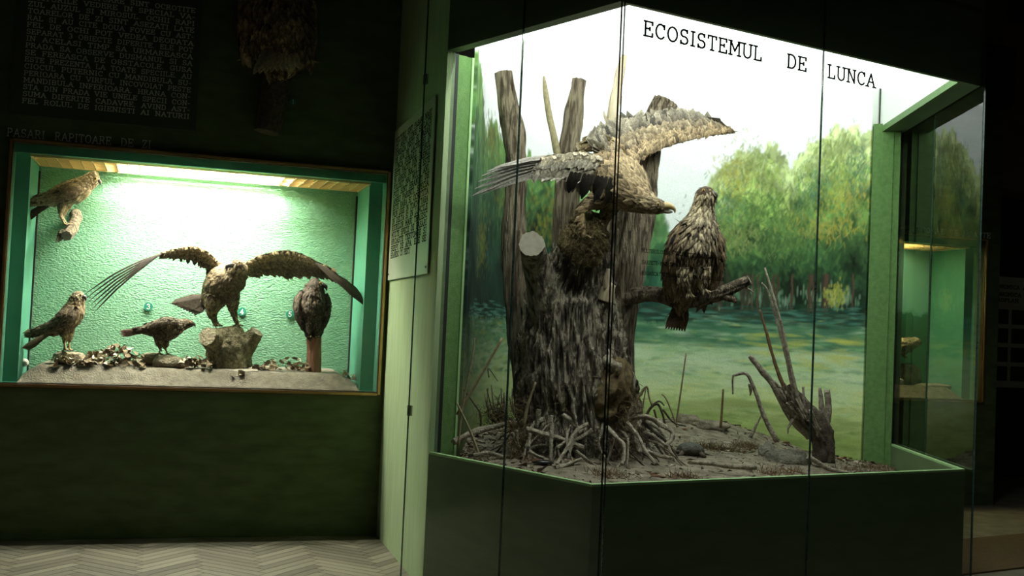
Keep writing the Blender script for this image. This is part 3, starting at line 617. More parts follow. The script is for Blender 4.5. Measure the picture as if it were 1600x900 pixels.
def limb(par, nm, pts, m, seg=20, n=24, amp=.25, capm=None, fx=2.2, fz=5.0, seed=0):   # pts: (px, py, r_px, Y)
    P = [at(p[0], p[1], p[3]) for p in pts]; R = [p[2] * k_at(p[3]) for p in pts]
    mb = MB(); mb.tube(P, R, seg, n, disp=barkdisp(amp * np.mean(R), fx, fz, seed), capmi=1 if capm else None)
    return mb.obj(nm, [m, capm] if capm else m, par, True)

tree = thing('old_tree_trunk', 'old dead willow trunk with sawn poles, perch branch and tangled roots', 'tree trunk', (*at(900, 700, 6.75)[:2], .78))
limb(tree, 'trunk', [(905,722,104,6.75),(905,690,98,6.75),(905,650,88,6.75),(899,600,86,6.75),(896,550,80,6.75),(894,505,74,6.75),(895,465,66,6.75),(902,435,50,6.73),(907,405,40,6.70),(908,380,37,6.70)], M['bark'], 280, 240, .20, M['bark'], 15, 4.2, 3)
limb(tree, 'pole', [(787,113,12.5,6.95),(794,160,14,6.95),(803,215,17,6.95),(806,270,15,6.95),(804,340,17,6.95),(804,420,19,6.95),(812,500,20,6.95),(823,590,22,6.95),(832,650,24,6.95)], M['bark_pole'], 32, 90, .22, M['cutwood'], 3.5, 3, 1)
limb(tree, 'pole', [(905,124,10.5,6.98),(896,180,13.5,6.98),(889,240,17,6.98),(886,320,20,6.98),(886,400,24,6.98),(886,470,26,6.9)], M['bark_pole'], 32, 80, .22, M['cutwood'], 3.5, 3, 2)
limb(tree, 'branch', [(850,119,1.2,6.95),(852,140,3.6,6.95),(858,180,4.8,6.95),(868,225,5.6,6.95),(880,290,6.5,6.97),(886,350,7,6.97)], M['reed'], 12, 40, .2, None, 2, 3, 5)
limb(tree, 'broken_branch', [(976,86,2.4,7.0),(970,108,6,7.0),(964,135,7.2,7.0),(959,165,8.5,7.0),(954,195,9.5,7.0),(950,240,10,7.0),(948,330,11,6.95),(946,430,12,6.9)], M['barewood'], 18, 60, .28, None, 2.5, 3, 6)
limb(tree, 'twig', [(943,174,1.2,7.0),(945,182,2,7.0),(952,196,3.5,7.0)], M['barewood'], 8, 10, .2, None, 2, 3, 7)
limb(tree, 'leaning_pole', [(1042,158,16,6.95),(1034,174,16,6.95),(1018,210,18,6.92),(1002,275,24,6.90),(990,340,31,6.88),(976,400,33,6.86),(966,455,31,6.84),(958,520,30,6.82),(958,600,32,6.80),(965,660,34,6.78)], M['bark_pole'], 48, 130, .26, M['cutwood'], 4, 3, 8)
limb(tree, 'sawn_limb', [(868,520,34,6.66),(856,470,30,6.60),(844,430,24,6.54),(836,402,20.5,6.46),(832,386,20,6.33),(831,381,20,6.27)], M['bark'], 40, 50, .10, M['cutwood'], 4, 3, 9)
perch = limb(tree, 'perch_branch', [(962,470,13,6.78),(985,464,12,6.74),(1010,459,11,6.70),(1035,461,11.5,6.66),(1060,468,12.5,6.63),(1085,467,11,6.60),(1108,461,12,6.57),(1125,458,10,6.55),(1145,450,8.5,6.53),(1172,438,6.5,6.50)], M['bark_pole'], 26, 90, .42, M['cutwood'], 2.5, 7, 10)
limb(tree, 'twig', [(1040,456,7,6.64),(1048,446,8,6.60),(1058,436,5,6.57)], M['bark_pole'], 12, 16, .4, None, 2, 6, 11)
limb(tree, 'twig', [(1160,446,2.6,6.51),(1170,452,2,6.49),(1177,457,1.2,6.48)], M['root'], 8, 10, .2, None, 2, 6, 12)
limb(tree, 'twig', [(1128,462,6,6.54),(1142,466,6.5,6.52),(1152,471,3,6.51)], M['bark_pole'], 10, 14, .4, None, 2, 6, 13)
limb(tree, 'snag', [(948,452,6,6.5),(949,435,5.5,6.5),(951,420,3.5,6.5)], M['barewood'], 12, 14, .25, None, 2, 6, 14)
limb(tree, 'snag', [(945,470,12,6.52),(950,455,11,6.51),(958,444,5,6.5)], M['barewood'], 14, 16, .35, None, 2, 6, 15)
limb(tree, 'burr', [(948,650,30,6.53),(958,610,31,6.51),(966,580,24,6.50),(972,562,12,6.52)], M['moss'], 40, 50, .45, None, 3, 6, 16)
limb(tree, 'bare_patch', [(944,560,7,6.46),(956,570,9,6.44),(968,580,8,6.45),(978,594,4,6.48)], M['root'], 16, 24, .5, None, 2, 16, 17)
# roots traced one by one, then a tangle of thinner ones
ROOTS = [([(708,690),(722,684),(742,675),(770,667),(797,659)], 6.5, 6.25, 6.45), ([(806,672),(808,690),(813,710)], 4, 6.3, 6.3), ([(800,676),(806,690),(812,700)], 3.5, 6.3, 6.3),
 ([(842,640),(840,655),(838,668)], 4, 6.35, 6.35), ([(861,650),(862,672),(861,695),(860,722)], 4.2, 6.2, 6.1), ([(822,670),(845,677),(870,684),(892,692),(912,700)], 5, 6.25, 6.25),
 ([(896,622),(895,640),(899,655),(902,672)], 4, 6.3, 6.3), ([(894,684),(887,698),(878,712),(870,726)], 4, 6.15, 6.0), ([(918,662),(905,670),(895,680),(890,690)], 4, 6.3, 6.2),
 ([(948,668),(962,682),(973,694),(976,708),(972,726)], 4.8, 6.3, 6.05), ([(980,660),(993,676),(1003,692),(1010,706),(1024,725)], 3.6, 6.35, 6.1), ([(986,654),(1005,651),(1020,655),(1035,665),(1050,674),(1048,688),(1040,698)], 5.5, 6.45, 6.25),
 ([(988,672),(995,690),(1000,708)], 6, 6.4, 6.35), ([(868,731),(885,726),(908,716)], 4.2, 5.95, 6.1), ([(990,742),(1003,748),(1020,755)], 3.6, 5.85, 5.75), ([(1014,652),(1030,660),(1046,672)], 3, 6.5, 6.45),
 ([(880,648),(890,656),(905,672)], 4.5, 6.35, 6.3), ([(870,700),(884,690),(905,684),(925,672)], 4.2, 6.2, 6.3), ([(740,712),(765,708),(790,716)], 3.5, 6.0, 6.0), ([(1010,705),(1030,712),(1050,716)], 4.5, 6.3, 6.25), ([(826,705),(838,712),(850,716)], 3.5, 6.1, 6.1)]
for k, (pts, r, y0, y1) in enumerate(ROOTS):
    n_ = len(pts); limb(tree, 'root', [(p[0], p[1], r * .82 * (1 - .3 * q / n_), y0 + (y1 - y0) * q / (n_ - 1)) for q, p in enumerate(pts)], M['root'], 10, 34, .55, None, 2, 22, k)
rr = random.Random(5)
for k in range(46):
    a = rr.uniform(-math.pi * 1.02, .12); cx, cy = at(902, 700, 6.75)[:2]; z0 = .80 + rr.uniform(.0, .18); R_ = .36
    p0 = np.array([cx + math.cos(a) * R_, cy + math.sin(a) * R_, z0]); ln = rr.uniform(.10, .38); b_ = a + rr.uniform(-.9, .9)
    p2 = p0 + np.array([math.cos(b_), math.sin(b_), 0]) * ln; p2[2] = soil_h(p2[0], p2[1]) - .005; p1 = (p0 + p2) / 2 + np.array([rr.uniform(-.05, .05), rr.uniform(-.05, .05), rr.uniform(-.01, .09)])
    r = rr.uniform(.004, .013); mb = MB(); mb.tube([p0 - (p2 - p0) * .15, p0, p1, p2], [r, r, r * .85, r * .5], 7, 16, disp=barkdisp(r * .6, 2, 26, k)); mb.obj('root', M['root'] if k % 3 else M['root_dark'], tree, True)
# fibrous mats: short strands
def fibres(name, m, centres, n, rad, ln, seed, par=None, up=.6, th=.0016):
    r_ = np.random.default_rng(seed); mb = MB()
    for _ in range(n):
        c = np.asarray(centres[r_.integers(len(centres))], float); p = c + r_.normal(size=3) * np.asarray(rad)
        if par is None: p[2] = soil_h(p[0], p[1]) + abs(r_.normal()) * rad[2] * .4
        d = nrm(r_.normal(size=3) + np.array([0, 0, up])); e = nrm(np.cross(d, r_.normal(size=3))) * th; l = ln * r_.uniform(.5, 1.3); b_ = r_.normal(size=3) * ln * .25
        mid = p + d * l * .5 + b_ * .5; tip = p + d * l + b_
        mb.add([p - e, p + e, mid + e * .8, mid - e * .8, tip], [(0, 1, 2, 3), (3, 2, 4)])
    return mb.obj(name, m, par)
f1 = fibres('root_moss', M['moss'], [at(780, 640, 6.5), at(800, 665, 6.4), at(812, 690, 6.3), at(770, 650, 6.5), at(815, 640, 6.5)], 1300, (.05, .05, .035), .05, 1, tree); f1['kind'] = 'stuff'
f1 = fibres('root_moss', M['moss'], [at(965, 620, 6.45), at(985, 640, 6.45), at(970, 700, 6.3), at(960, 600, 6.45), at(880, 640, 6.42), at(985, 660, 6.4)], 1500, (.05, .03, .06), .04, 2, tree, 0); f1['kind'] = 'stuff'
f1 = fibres('root_moss', M['root_dark'], [at(860, 690, 6.35), at(930, 690, 6.35), at(900, 690, 6.35), at(830, 680, 6.4), at(1000, 690, 6.4)], 1500, (.06, .04, .03), .06, 3, tree, .2); f1['kind'] = 'stuff'
# shrubby dark twigs at the left of the trunk
for k in range(16):
    x = rr.uniform(758, 806); y = rr.uniform(600, 650); Y = 6.45
    limb(tree, 'root_twig', [(x + rr.uniform(8, 26), 668, 1.6, Y), (x + rr.uniform(-4, 14), (y + 668) / 2, 1.3, Y), (x, y, .7, Y + rr.uniform(-.1, .1))], M['root_dark'], 6, 8, .3, None, 2, 9, k)
# ground tufts
for k, (cs, n_, sp) in enumerate((([(1070, 748), (1055, 750)], 260, (.05, .03, .01)), ([(945, 742), (958, 748)], 260, (.05, .03, .01)), ([(1215, 740), (1235, 738), (1200, 744)], 380, (.05, .03, .01)), ([(1310, 736), (1335, 736), (1365, 735), (1385, 733)], 500, (.06, .03, .01)), ([(740, 712), (770, 718)], 220, (.05, .03, .01)), ([(810, 712), (825, 722)], 160, (.03, .03, .01)))):
    o = fibres('dry_grass_tuft', M['thatch'] if k != 4 else M['moss'], [G0(*c) for c in cs], n_, sp, .045, 20 + k); 
    tag(o, ['reddish dry grass tuft at the front rim right of the glass corner', 'reddish moss tuft just behind the front glass corner', 'dry grass tuft in front of the dusty plaster lump', 'strip of dry grass along the rim beside the right green post', 'brown moss strands beside the long left log', 'small moss tuft under the left roots'][k], 'grass', 'dry tufts on the diorama ground', 'stuff')
o = fibres('thatch_mat', M['moss'], [G0(1100, 702), G0(1120, 705), G0(1140, 706), G0(1160, 700), G0(1175, 698)], 1500, (.05, .05, .02), .05, 40, None, .1)
tag(o, 'flat brown thatch mat on the ground behind the turtle', 'moss', kind='stuff')
# reeds and sticks, each its own thing
def stick(name, pts, r0, r1, m, label, cat='reed', group=None, Y=None, seg=7, fork=None):
    P = [at(p[0], p[1], p[2] if len(p) > 2 else Y) for p in pts]; n_ = max(8, 5 * len(pts)); kk = k_at(P[0][1]); mb = MB()
    mb.tube(P, list(np.linspace(r0, r1, len(P)) * kk), seg, n_ if len(pts) > 2 else 8)
    for f_ in (fork or []):
        Pf = [at(p[0], p[1], p[2] if len(p) > 2 else Y) for p in f_]; mb.tube(Pf, list(np.linspace(r0 * .8, r1 * .7, len(Pf)) * kk), 6, 8)
    return tag(mb.obj(name, m, None, True, loc=P[0]), label, cat, group)
GR_ = 'dry reeds and sticks in the diorama'
stick('dry_reed', [(1056,664),(1064,610),(1072,552)], 1.6, 1.2, M['reed'], 'lone straight reed right of the tangled roots', 'reed', GR_, 7.4)
stick('dry_reed', [(1126,668),(1128,640),(1130,608)], 2.2, 1.6, M['thatch'], 'short reddish stub reed between the lone reed and the bent stick', 'reed', GR_, 7.6)
stick('bent_stick', [(1214,690),(1198,660),(1190,641),(1180,612),(1167,585),(1150,586),(1145,590),(1145,616)], 4.5, 1.2, M['root'], 'grey stick bent over at the top like a hook', 'stick', GR_, 6.9, fork=[[(1172,684),(1180,668),(1190,648)], [(1172,600),(1173,612),(1172,618)]])
stick('dry_reed', [(714,648),(748,592),(785,528)], 2.4, 2.0, M['reed'], 'thick reed slanting up right beside the left green jamb', 'reed', GR_, 6.25)
stick('dry_reed', [(716,700),(722,640),(738,560),(742,528)], 1.6, 1.1, M['reed'], 'thin upright reed nearest the left green jamb', 'reed', GR_, 6.2)
stick('dry_reed', [(750,714),(734,672),(714,630)], 2.2, 1.5, M['reed'], 'reed leaning left across the thick left log', 'reed', GR_, 6.1)
stick('dry_reed', [(751,668),(751,648),(740,630),(724,608)], 1.5, .9, M['root_dark'], 'kinked twig above the left log', 'stick', GR_, 6.5, fork=[[(764,590),(763,575),(778,596)]])
stick('dry_reed', [(818,664),(825,632),(837,597)], 3.0, 1.6, M['reed'], 'pale split reed standing in front of the trunk base', 'reed', GR_, 6.2)
stick('folded_reed', [(986,640),(996,622),(1010,604),(1014,620),(1018,632)], 1.8, 1.4, M['reed'], 'pale reed folded to a peak right of the trunk', 'reed', GR_, 6.6, fork=[[(990,637),(1000,620),(1010,604)], [(1003,650),(1006,625),(1010,604)]])
stick('curled_twig', [(1004,662),(1016,638),(1028,632),(1036,650),(1040,672)], 2.4, 1.6, M['root_dark'], 'dark arched twig behind the right roots', 'stick', GR_, 6.7, fork=[[(1022,640),(1026,655),(1030,668)], [(1018,634),(1030,627),(1038,634)], [(1036,640),(1052,660),(1072,666)]])
stick('curled_twig', [(1058,668),(1048,640),(1040,622),(1034,616)], 1.4, 1.0, M['reed'], 'thin curled grass stalk left of the lone reed', 'reed', GR_, 7.2)
stick('ground_log', [(1080,722),(1110,724),(1145,729),(1182,730)], 3.5, 4.5, M['root'], 'long grey stick lying flat in front of the thatch mat', 'stick', GR_, None and 0 or 6.25)
stick('ground_log', [(1262,713),(1280,724),(1296,733),(1326,739)], 4.0, 3.2, M['root'], 'pale crooked stick on the ground under the spiky stump', 'stick', GR_, 6.6)
# spiky stump on the right
sp = thing('spiky_stump', 'leaning stump of broken grey stems with tall bare shoots, right of the diorama', 'stump', G0(1288, 716))
YS = 7.0
limb(sp, 'stump', [(1286,722,17,YS),(1287,700,17,YS),(1284,680,18,YS),(1270,660,18,YS),(1255,640,14,YS),(1240,618,9,YS),(1228,604,5,YS)], M['root_dark'], 30, 40, .35, None, 2.5, 8, 31)
for k, pts in enumerate(([(1266,682,8),(1234,648,6),(1208,602,5),(1186,574,4.5),(1172,556,3.5)], [(1252,645,4.5),(1226,606,3.2),(1209,561,2.6),(1195,510,2.3),(1187,484,1.8)], [(1256,645,3.6),(1240,610,3),(1229,560,2.5),(1214,500,2.2),(1200,455,1.8),(1190,442,1.2)],
      [(1262,648,3.4),(1248,625,3),(1236,575,2.5),(1222,510,2.2),(1206,455,1.7),(1195,418,1.2)], [(1286,700,8),(1290,664,6),(1294,640,5),(1292,609,4)], [(1284,690,6),(1285,660,5),(1283,630,4),(1281,606,2.4)], [(1258,650,3),(1256,630,2.6),(1255,604,1.8)], [(1240,640,4),(1222,612,3.5),(1210,596,2)], [(1246,648,4),(1232,620,3.4),(1226,600,2)], [(1268,664,3.5),(1262,640,3),(1258,622,2)], [(1276,672,4),(1272,650,3),(1270,636,2)], [(1240,655,3),(1232,668,2),(1231,678,1.2)])):
    limb(sp, 'shoot', [(*p, YS - .02 * (k % 4)) for p in pts], M['root'] if k in (0, 4, 5) else (M['thatch'] if k in (1,) else M['root']), 9, 24, .25, None, 2, 9, k)
for k in range(26):
    t = rr.random(); x = 1222 + 58 * t + rr.uniform(-8, 8); y = 610 + 62 * t + rr.uniform(-6, 10)
    limb(sp, 'broken_stem', [(x + 12, y + 20, 2.6, YS - .06), (x + 5, y + 8, 2.2, YS - .07), (x + rr.uniform(-7, 2), y - rr.uniform(4, 16), 1.4, YS - .08 + rr.uniform(-.04, .04))], M['root'] if k % 2 else M['root_dark'], 6, 8, .3, None, 2, 9, k)
limb(tree, 'mossy_knot', [(900,402,26,6.52),(906,390,33,6.50),(914,372,33,6.50),(916,356,28,6.52),(908,342,20,6.55)], M['moss_green'], 60, 60, .45, None, 5, 12, 22)
f1 = fibres('knot_moss', M['moss_green'], [at(890, 370, 6.36), at(905, 385, 6.34), at(925, 365, 6.34), at(910, 395, 6.36), at(935, 380, 6.4)], 900, (.035, .02, .04), .035, 5, tree, 0); f1['kind'] = 'stuff'
# plaster lump
def lump(name, px, py, w, d_, h, m, label, cat, seed, Y=None):
    c = G0(px, py) if Y is None else at(px, py, Y); mb = MB(); n_, s_ = 14, 26; vs = []
    for j in range(n_ + 1):
        ph = math.pi * j / n_
        for i in range(s_):
            th = 2 * math.pi * i / s_; p = np.array([math.sin(ph) * math.cos(th), math.sin(ph) * math.sin(th), math.cos(ph)])
            r_ = 1 + .28 * noise.noise(tuple(p * 1.6 + seed)) + .16 * noise.noise(tuple(p * 4 + seed)) + .08 * noise.noise(tuple(p * 10 + seed))
            vs.append(c + p * r_ * np.array([w, d_, h]))
    mb.add(vs, [(j*s_+i, (j+1)*s_+i, (j+1)*s_+(i+1) % s_, j*s_+(i+1) % s_) for j in range(n_) for i in range(s_)])
    return tag(mb.obj(name, m, None, True, loc=c), label, cat)
lump('plaster_rock', 1232, 724, .15, .10, .085, M['plaster_rock'], 'dusty grey plaster lump at the foot of the spiky stump', 'rock', 2)
lump('plaster_rock', 1198, 712, .06, .06, .09, M['plaster_rock'], 'small lumpy grey mound left of the plaster lump', 'rock', 5)
lump('soil_mound', 1112, 668, .14, .08, .05, M['soil'], 'low dark mound at the foot of the painting', 'mound', 8)
lump('soil_mound', 1075, 660, .10, .08, .06, M['soil'], 'low dark mound beside the lone reed', 'mound', 9)
# mussel shell
c = G0(848, 727); mb = MB(); M['shell'] = mat('black_shell', (0.012, 0.012, 0.012), 0.12, spec=0.8)
mb.tube([c + (-.06, 0, .012), c + (-.03, 0, .014), c + (.02, 0, .016), c + (.06, 0, .010)], [(.004, .004), (.025, .010), (.030, .012), (.004, .003)], 12, 14)
tag(mb.obj('mussel_shell', M['shell'], None, True, loc=c), 'shiny black mussel shell on the earth before the roots', 'shell')
# pond turtle
c = G0(1078, 712); turtle = thing('pond_turtle', 'dark pond turtle crouching on the earth right of the roots', 'turtle', c)
M['turtle'] = mat('turtle_shell', (0.035, 0.035, 0.028), 0.5, (0.09, 0.085, 0.065), 30, 0.5, 80)
mb = MB(); mb.tube([c + (-.085, 0, .02), c + (-.06, 0, .03), c + (0, 0, .038), c + (.06, 0, .03), c + (.09, 0, .02)], [(.01, .01), (.055, .035), (.075, .048), (.06, .036), (.01, .008)], 20, 20); mb.obj('shell', M['turtle'], turtle, True)
mb = MB(); mb.tube([c + (-.06, -.03, .02), c + (-.10, -.05, .025), c + (-.125, -.06, .03), c + (-.145, -.065, .026)], [.014, .012, .017, .006], 10, 12)
for sx_, sy in ((-.05, -.06), (.05, -.06), (-.05, .06), (.05, .06)): mb.tube([c + (sx_, sy * .6, .025), c + (sx_ * 1.4, sy * 1.3, .012), c + (sx_ * 1.7, sy * 1.6, .004)], [.016, .014, .006], 8, 8)
mb.tube([c + (.08, 0, .015), c + (.12, .01, .008), c + (.15, .02, .003)], [.009, .005, .002], 6, 6); mb.obj('body', M['root_dark'], turtle, True)

# loose litter strewn over the earth: bark chips, crumbs, pebbles
r_ = np.random.default_rng(77); mb = MB()
for _ in range(2600):
    t = r_.random(); v = r_.random() ** .8; f_ = np.array([np.interp(t * fl[-1], fl, fr_poly[:, k]) for k in (0, 1)]); b_ = np.array([np.interp(t * BLEN, BS, BC[:, k]) for k in (0, 1)])
    p = f_ + (b_ - f_) * (.02 + .95 * v); p = np.array([p[0], p[1], soil_h(p[0], p[1])]); s_ = .004 + .014 * r_.random() ** 3; a = r_.normal(size=(4, 3)) * s_ * np.array([1.4, 1, .6])
    c_ = np.array([(.10,.08,.05), (.24,.20,.14), (.42,.37,.28), (.07,.05,.035), (.20,.11,.06)][r_.integers(5)]) * r_.uniform(.6, 1.2)
    mb.add([p + x + (0, 0, s_ * .3) for x in a], [(0,1,2), (0,2,3), (0,3,1), (1,3,2)], c_)
M['chips'] = colmat('bark_chips', .9)
tag(mb.obj('ground_litter', M['chips']), 'loose bark chips and crumbs strewn over the vitrine earth', 'litter', kind='stuff')

# ------------------------------------------------------------------ mounted birds
M['plume'] = colmat('plumage', 0.75, 0.0, 200, 0.35, 90, spec=0.25)
M['skin_leg'] = mat('dry_yellow_leg', (0.28, 0.20, 0.09), 0.6, (0.40, 0.30, 0.16), 60, 0.5, 200)
M['beak'] = mat('yellow_horn_beak', (0.42, 0.31, 0.12), 0.35, (0.50, 0.40, 0.20), 60)
M['beak_dark'] = mat('dark_horn_beak', (0.06, 0.055, 0.05), 0.3)
M['claw'] = mat('black_claw', (0.02, 0.018, 0.016), 0.3)
M['eye'] = mat('glass_eye', (0.02, 0.012, 0.006), 0.05, spec=0.9)
M['eye_ring'] = mat('amber_eye_ring', (0.45, 0.28, 0.06), 0.3)
def remeshed(mb, vox):
    me = mb.mesh('tmp'); o = bpy.data.objects.new('tmp', me); COL.objects.link(o)
    r = o.modifiers.new('r', 'REMESH'); r.mode = 'VOXEL'; r.voxel_size = vox
    s_ = o.modifiers.new('s', 'SMOOTH'); s_.factor = .5; s_.iterations = 3
    dg = bpy.context.evaluated_depsgraph_get(); out = bpy.data.meshes.new_from_object(o.evaluated_get(dg))
    bpy.data.objects.remove(o); bpy.data.meshes.remove(me); return out
def blade(mb, root, tip, nv, width, bend=.06, n=7, c0=(.1,.08,.05), c1=None, cup=.12):
    root, tip, nv = np.asarray(root, float), np.asarray(tip, float), nrm(nv); d = tip - root; L_ = np.linalg.norm(d); dn = d / L_
    nv = nrm(nv - dn * (nv @ dn)); sd = np.cross(nv, dn); c1 = c0 if c1 is None else c1; vs, cs = [], []
    for i in range(n + 1):
        t = i / n; w = width * min(1, .35 + 3 * t) * (1 - max(0, (t - .62) / .38) ** 2 * .88)
        p = root + d * t + nv * (bend * L_ * math.sin(math.pi * t)); jag = 1 + .12 * ((i * 7) % 3 - 1)
        vs += [p + sd * w * jag, p + nv * width * cup, p - sd * w / jag]; cc = np.array(c0) * (1 - t) + np.array(c1) * t
        cs += [cc * 1.15, cc * .6, cc]
    fs = []
    for i in range(n):
        a = 3 * i; fs += [(a, a+1, a+4, a+3), (a+1, a+2, a+5, a+4)]
    mb.add(vs, fs, cs)
def tri_sample(me, n, r_):
    me.calc_loop_triangles(); k = len(me.loop_triangles); tv = np.empty(k * 3, np.int32); me.loop_triangles.foreach_get('vertices', tv); tv = tv.reshape(-1, 3)
    co = np.empty(len(me.vertices) * 3); me.vertices.foreach_get('co', co); co = co.reshape(-1, 3)
    a, b, c = co[tv[:, 0]], co[tv[:, 1]], co[tv[:, 2]]; N = np.cross(b - a, c - a); ar = np.linalg.norm(N, axis=1); N /= ar[:, None] + 1e-12
    i = r_.choice(k, n, p=ar / ar.sum()); u, v = r_.random(n), r_.random(n); f = u + v > 1; u[f], v[f] = 1 - u[f], 1 - v[f]
    return a[i] + (b[i] - a[i]) * u[:, None] + (c[i] - a[i]) * v[:, None], N[i]
def coat(me, flow, n, fl, fw, colf, seed, lift=.22, mb=None):
    """small overlapping feathers over a body; flow: arrays of (pos, dir, t, scale)"""
    r_ = np.random.default_rng(seed); P, N = tri_sample(me, n, r_); mb = mb or MB()
    FP, FD, FT, FS = flow
    for p, nn in zip(P, N):
        k = int(np.argmin(((FP - p) ** 2).sum(1))); d = FD[k] + r_.normal(size=3) * .22; d = d - nn * (d @ nn)
        if np.linalg.norm(d) < 1e-3: continue
        d = nrm(d); sd = np.cross(nn, d); s_ = FS[k] * r_.uniform(.7, 1.3); l, w = fl * s_, fw * s_; b = p - d * l * .3 - nn * l * .05
        cc, ce = colf(FT[k], r_)
        m_ = b + d * l * .5 + nn * l * lift * .5; t_ = b + d * l + nn * l * lift
        mb.add([b, m_ + sd * w, m_ + nn * w * .25, m_ - sd * w, t_], [(0, 2, 1), (0, 3, 2), (1, 2, 4), (2, 3, 4)], [cc, ce, cc, ce, np.array(ce) * 1.05])
    return mb
def pal(*entries, jitter=.18):
    """entries: (t_limit, centre, edge) along the body from tail 0 to crown 1"""
    def f(t, r_):
        for lim, c, e in entries:
            if t <= lim: break
        j = 1 + r_.normal() * jitter; return np.clip(np.array(c) * j, .004, 1), np.clip(np.array(e) * j, .004, 1)
    return f
def build_bird(name, label, P, K, sp, group=None, seed=0):
    """P(px, py, dd): point in the bird's own upright plane; K: metres per traced unit"""
    foot = P(*sp['foot']); t = thing(name, label, 'bird', foot, group); r_ = np.random.default_rng(100 + seed)
    mb = MB(); FP, FD, FT, FS = [], [], [], []
    tor = sp['torso']; pts = [P(q[0], q[1], q[4] if len(q) > 4 else 0) for q in tor]; rad = [(q[2] * K, q[3] * K) for q in tor]
    cp, T_, _ = mb.tube(pts, rad, 20, 40)
    for i in range(len(cp)): FP.append(cp[i]); FD.append(-T_[i]); FT.append(i / 39.0); FS.append(1.0 if i < 22 else max(.30, 1 - (i - 22) / 11 * .70))
    legs = []
    for lg in sp.get('legs', []):
        lp = [P(q[0], q[1], q[3] if len(q) > 3 else 0) for q in lg]; lr = [q[2] * K for q in lg]; c_, T2_, _ = mb.tube(lp, lr, 10, 18)
        for i in range(8): FP.append(c_[i]); FD.append(T2_[i]); FT.append(.25); FS.append(.55)
        legs.append(lp)
    body = remeshed(mb, sp.get('vox', 1.3) * K)
    for p in [body]:
        p.materials.append(M[sp.get('skin', 'plume')] if sp.get('skin') else M['skin_leg'])
    co = np.empty(len(body.vertices) * 3); body.vertices.foreach_get('co', co); co = co.reshape(-1, 3)
    FP_, FD_, FT_, FS_ = map(np.array, (FP, FD, FT, FS))
    # body colour: plumage under-colour, bare legs
    cols = np.ones((len(co), 4), np.float32); ut = sp['under']; legz = np.array([x for lp in legs for x in catmull(np.array(lp), 24)[12:]]) if legs else np.zeros((0, 3))
    for i in range(len(co)):
        cols[i, :3] = ut
        if len(legz):
            dl = ((legz - co[i]) ** 2).sum(1).min(); db = ((FP_[:40] - co[i]) ** 2).sum(1).min()
            if dl < db * .35: cols[i, :3] = sp.get('legcol', (.32, .24, .12))
    ca = body.color_attributes.new('Col', 'FLOAT_COLOR', 'POINT'); ca.data.foreach_set('color', cols.ravel())
    body.materials.clear(); body.materials.append(M['plume']); body.polygons.foreach_set('use_smooth', [True] * len(body.polygons))
    cmesh = body.copy()
    body.transform(Matrix.Translation(-Vector(foot))); bo = bpy.data.objects.new('body', body); COL.objects.link(bo); bo.parent = t
    fl, fw = sp['feather']; fl *= K; fw *= K
    # feathers over trunk, not over the bare shanks
    full = coat(cmesh, (FP_, FD_, FT_, FS_), sp.get('n', 900), fl, fw, sp['cols'], seed, sp.get('lift', .22))
    if len(legz):
        keep = MB(); 
        V_ = np.array(full.v); C_ = full.c
        for q in range(0, len(V_), 5):
            if ((legz - V_[q + 2]) ** 2).sum(1).min() > (sp.get('bare', 6) * K) ** 2: keep.add(V_[q:q+5], [(0, 2, 1), (0, 3, 2), (1, 2, 4), (2, 3, 4)], C_[q:q+5])
        full = keep
    co_ = full.obj('plumage', M['plume'], t); co_['kind'] = 'stuff'
    bpy.data.meshes.remove(cmesh)
    # toes and claws
    for lp in legs:
        e = lp[-1]; fd = sp.get('toe', 7) * K
        for k, (dx, dy) in enumerate(((1, -.3), (.75, -.9), (1, .45), (-.8, .1))):
            tb = MB(); q = e + np.array([dx, dy, 0]) * fd; tb.tube([e + (0, 0, .5 * K), e + np.array([dx, dy, .35]) * fd * .5, q + (0, 0, -.15 * fd)], [1.5 * K, 1.35 * K, .9 * K], 7, 8)
            to = tb.obj('toe', M['skin_leg'], t, True)
            cb = MB(); cb.tube([q + (0, 0, -.15 * fd), q + np.array([dx, dy, -.2]) * fd * .22, q + np.array([dx * .25, dy * .25, -.55]) * fd * .6], [.95 * K, .7 * K, .15 * K], 6, 7); cb.obj('claw', M['claw'], to, True)
    # folded wings
    for w_i, wg in enumerate(sp.get('wings', [])):
        wb = MB(); pts = [P(q[0], q[1], q[4]) for q in wg]; rad = [(q[2] * K, q[3] * K) for q in wg]; c_, T2_, _ = wb.tube(pts, rad, 14, 26, col=sp['under'])
        wo = wb.obj('wing', M['plume'], t, True)
        wm = wo.data.copy(); wm.transform(Matrix.Translation(Vector(foot)))
        cf = coat(wm, (c_, T2_, np.full(26, .35), np.linspace(.8, 1.35, 26)), sp.get('wn', 320), fl, fw, sp.get('wcols', sp['cols']), seed + 50 + w_i, .14); cc_ = cf.obj('covert_feathers', M['plume'], wo); cc_['kind'] = 'stuff'; bpy.data.meshes.remove(wm)
        tip = sp.get('wingtips', [None] * 9)[w_i]
        if tip:
            rootp = c_[12]; 
            for k in range(5):
                f_ = k / 4; rt = c_[10 + 2 * k]; tp = P(tip[0] + f_ * tip[3], tip[1] + f_ * tip[4], tip[2]) ; fb = MB(); blade(fb, rt, tp, tip[5], sp.get('pw', 3.2) * K, .03, 7, sp['dark'], sp['dark']); fb.obj('flight_feather', M['plume'], t)
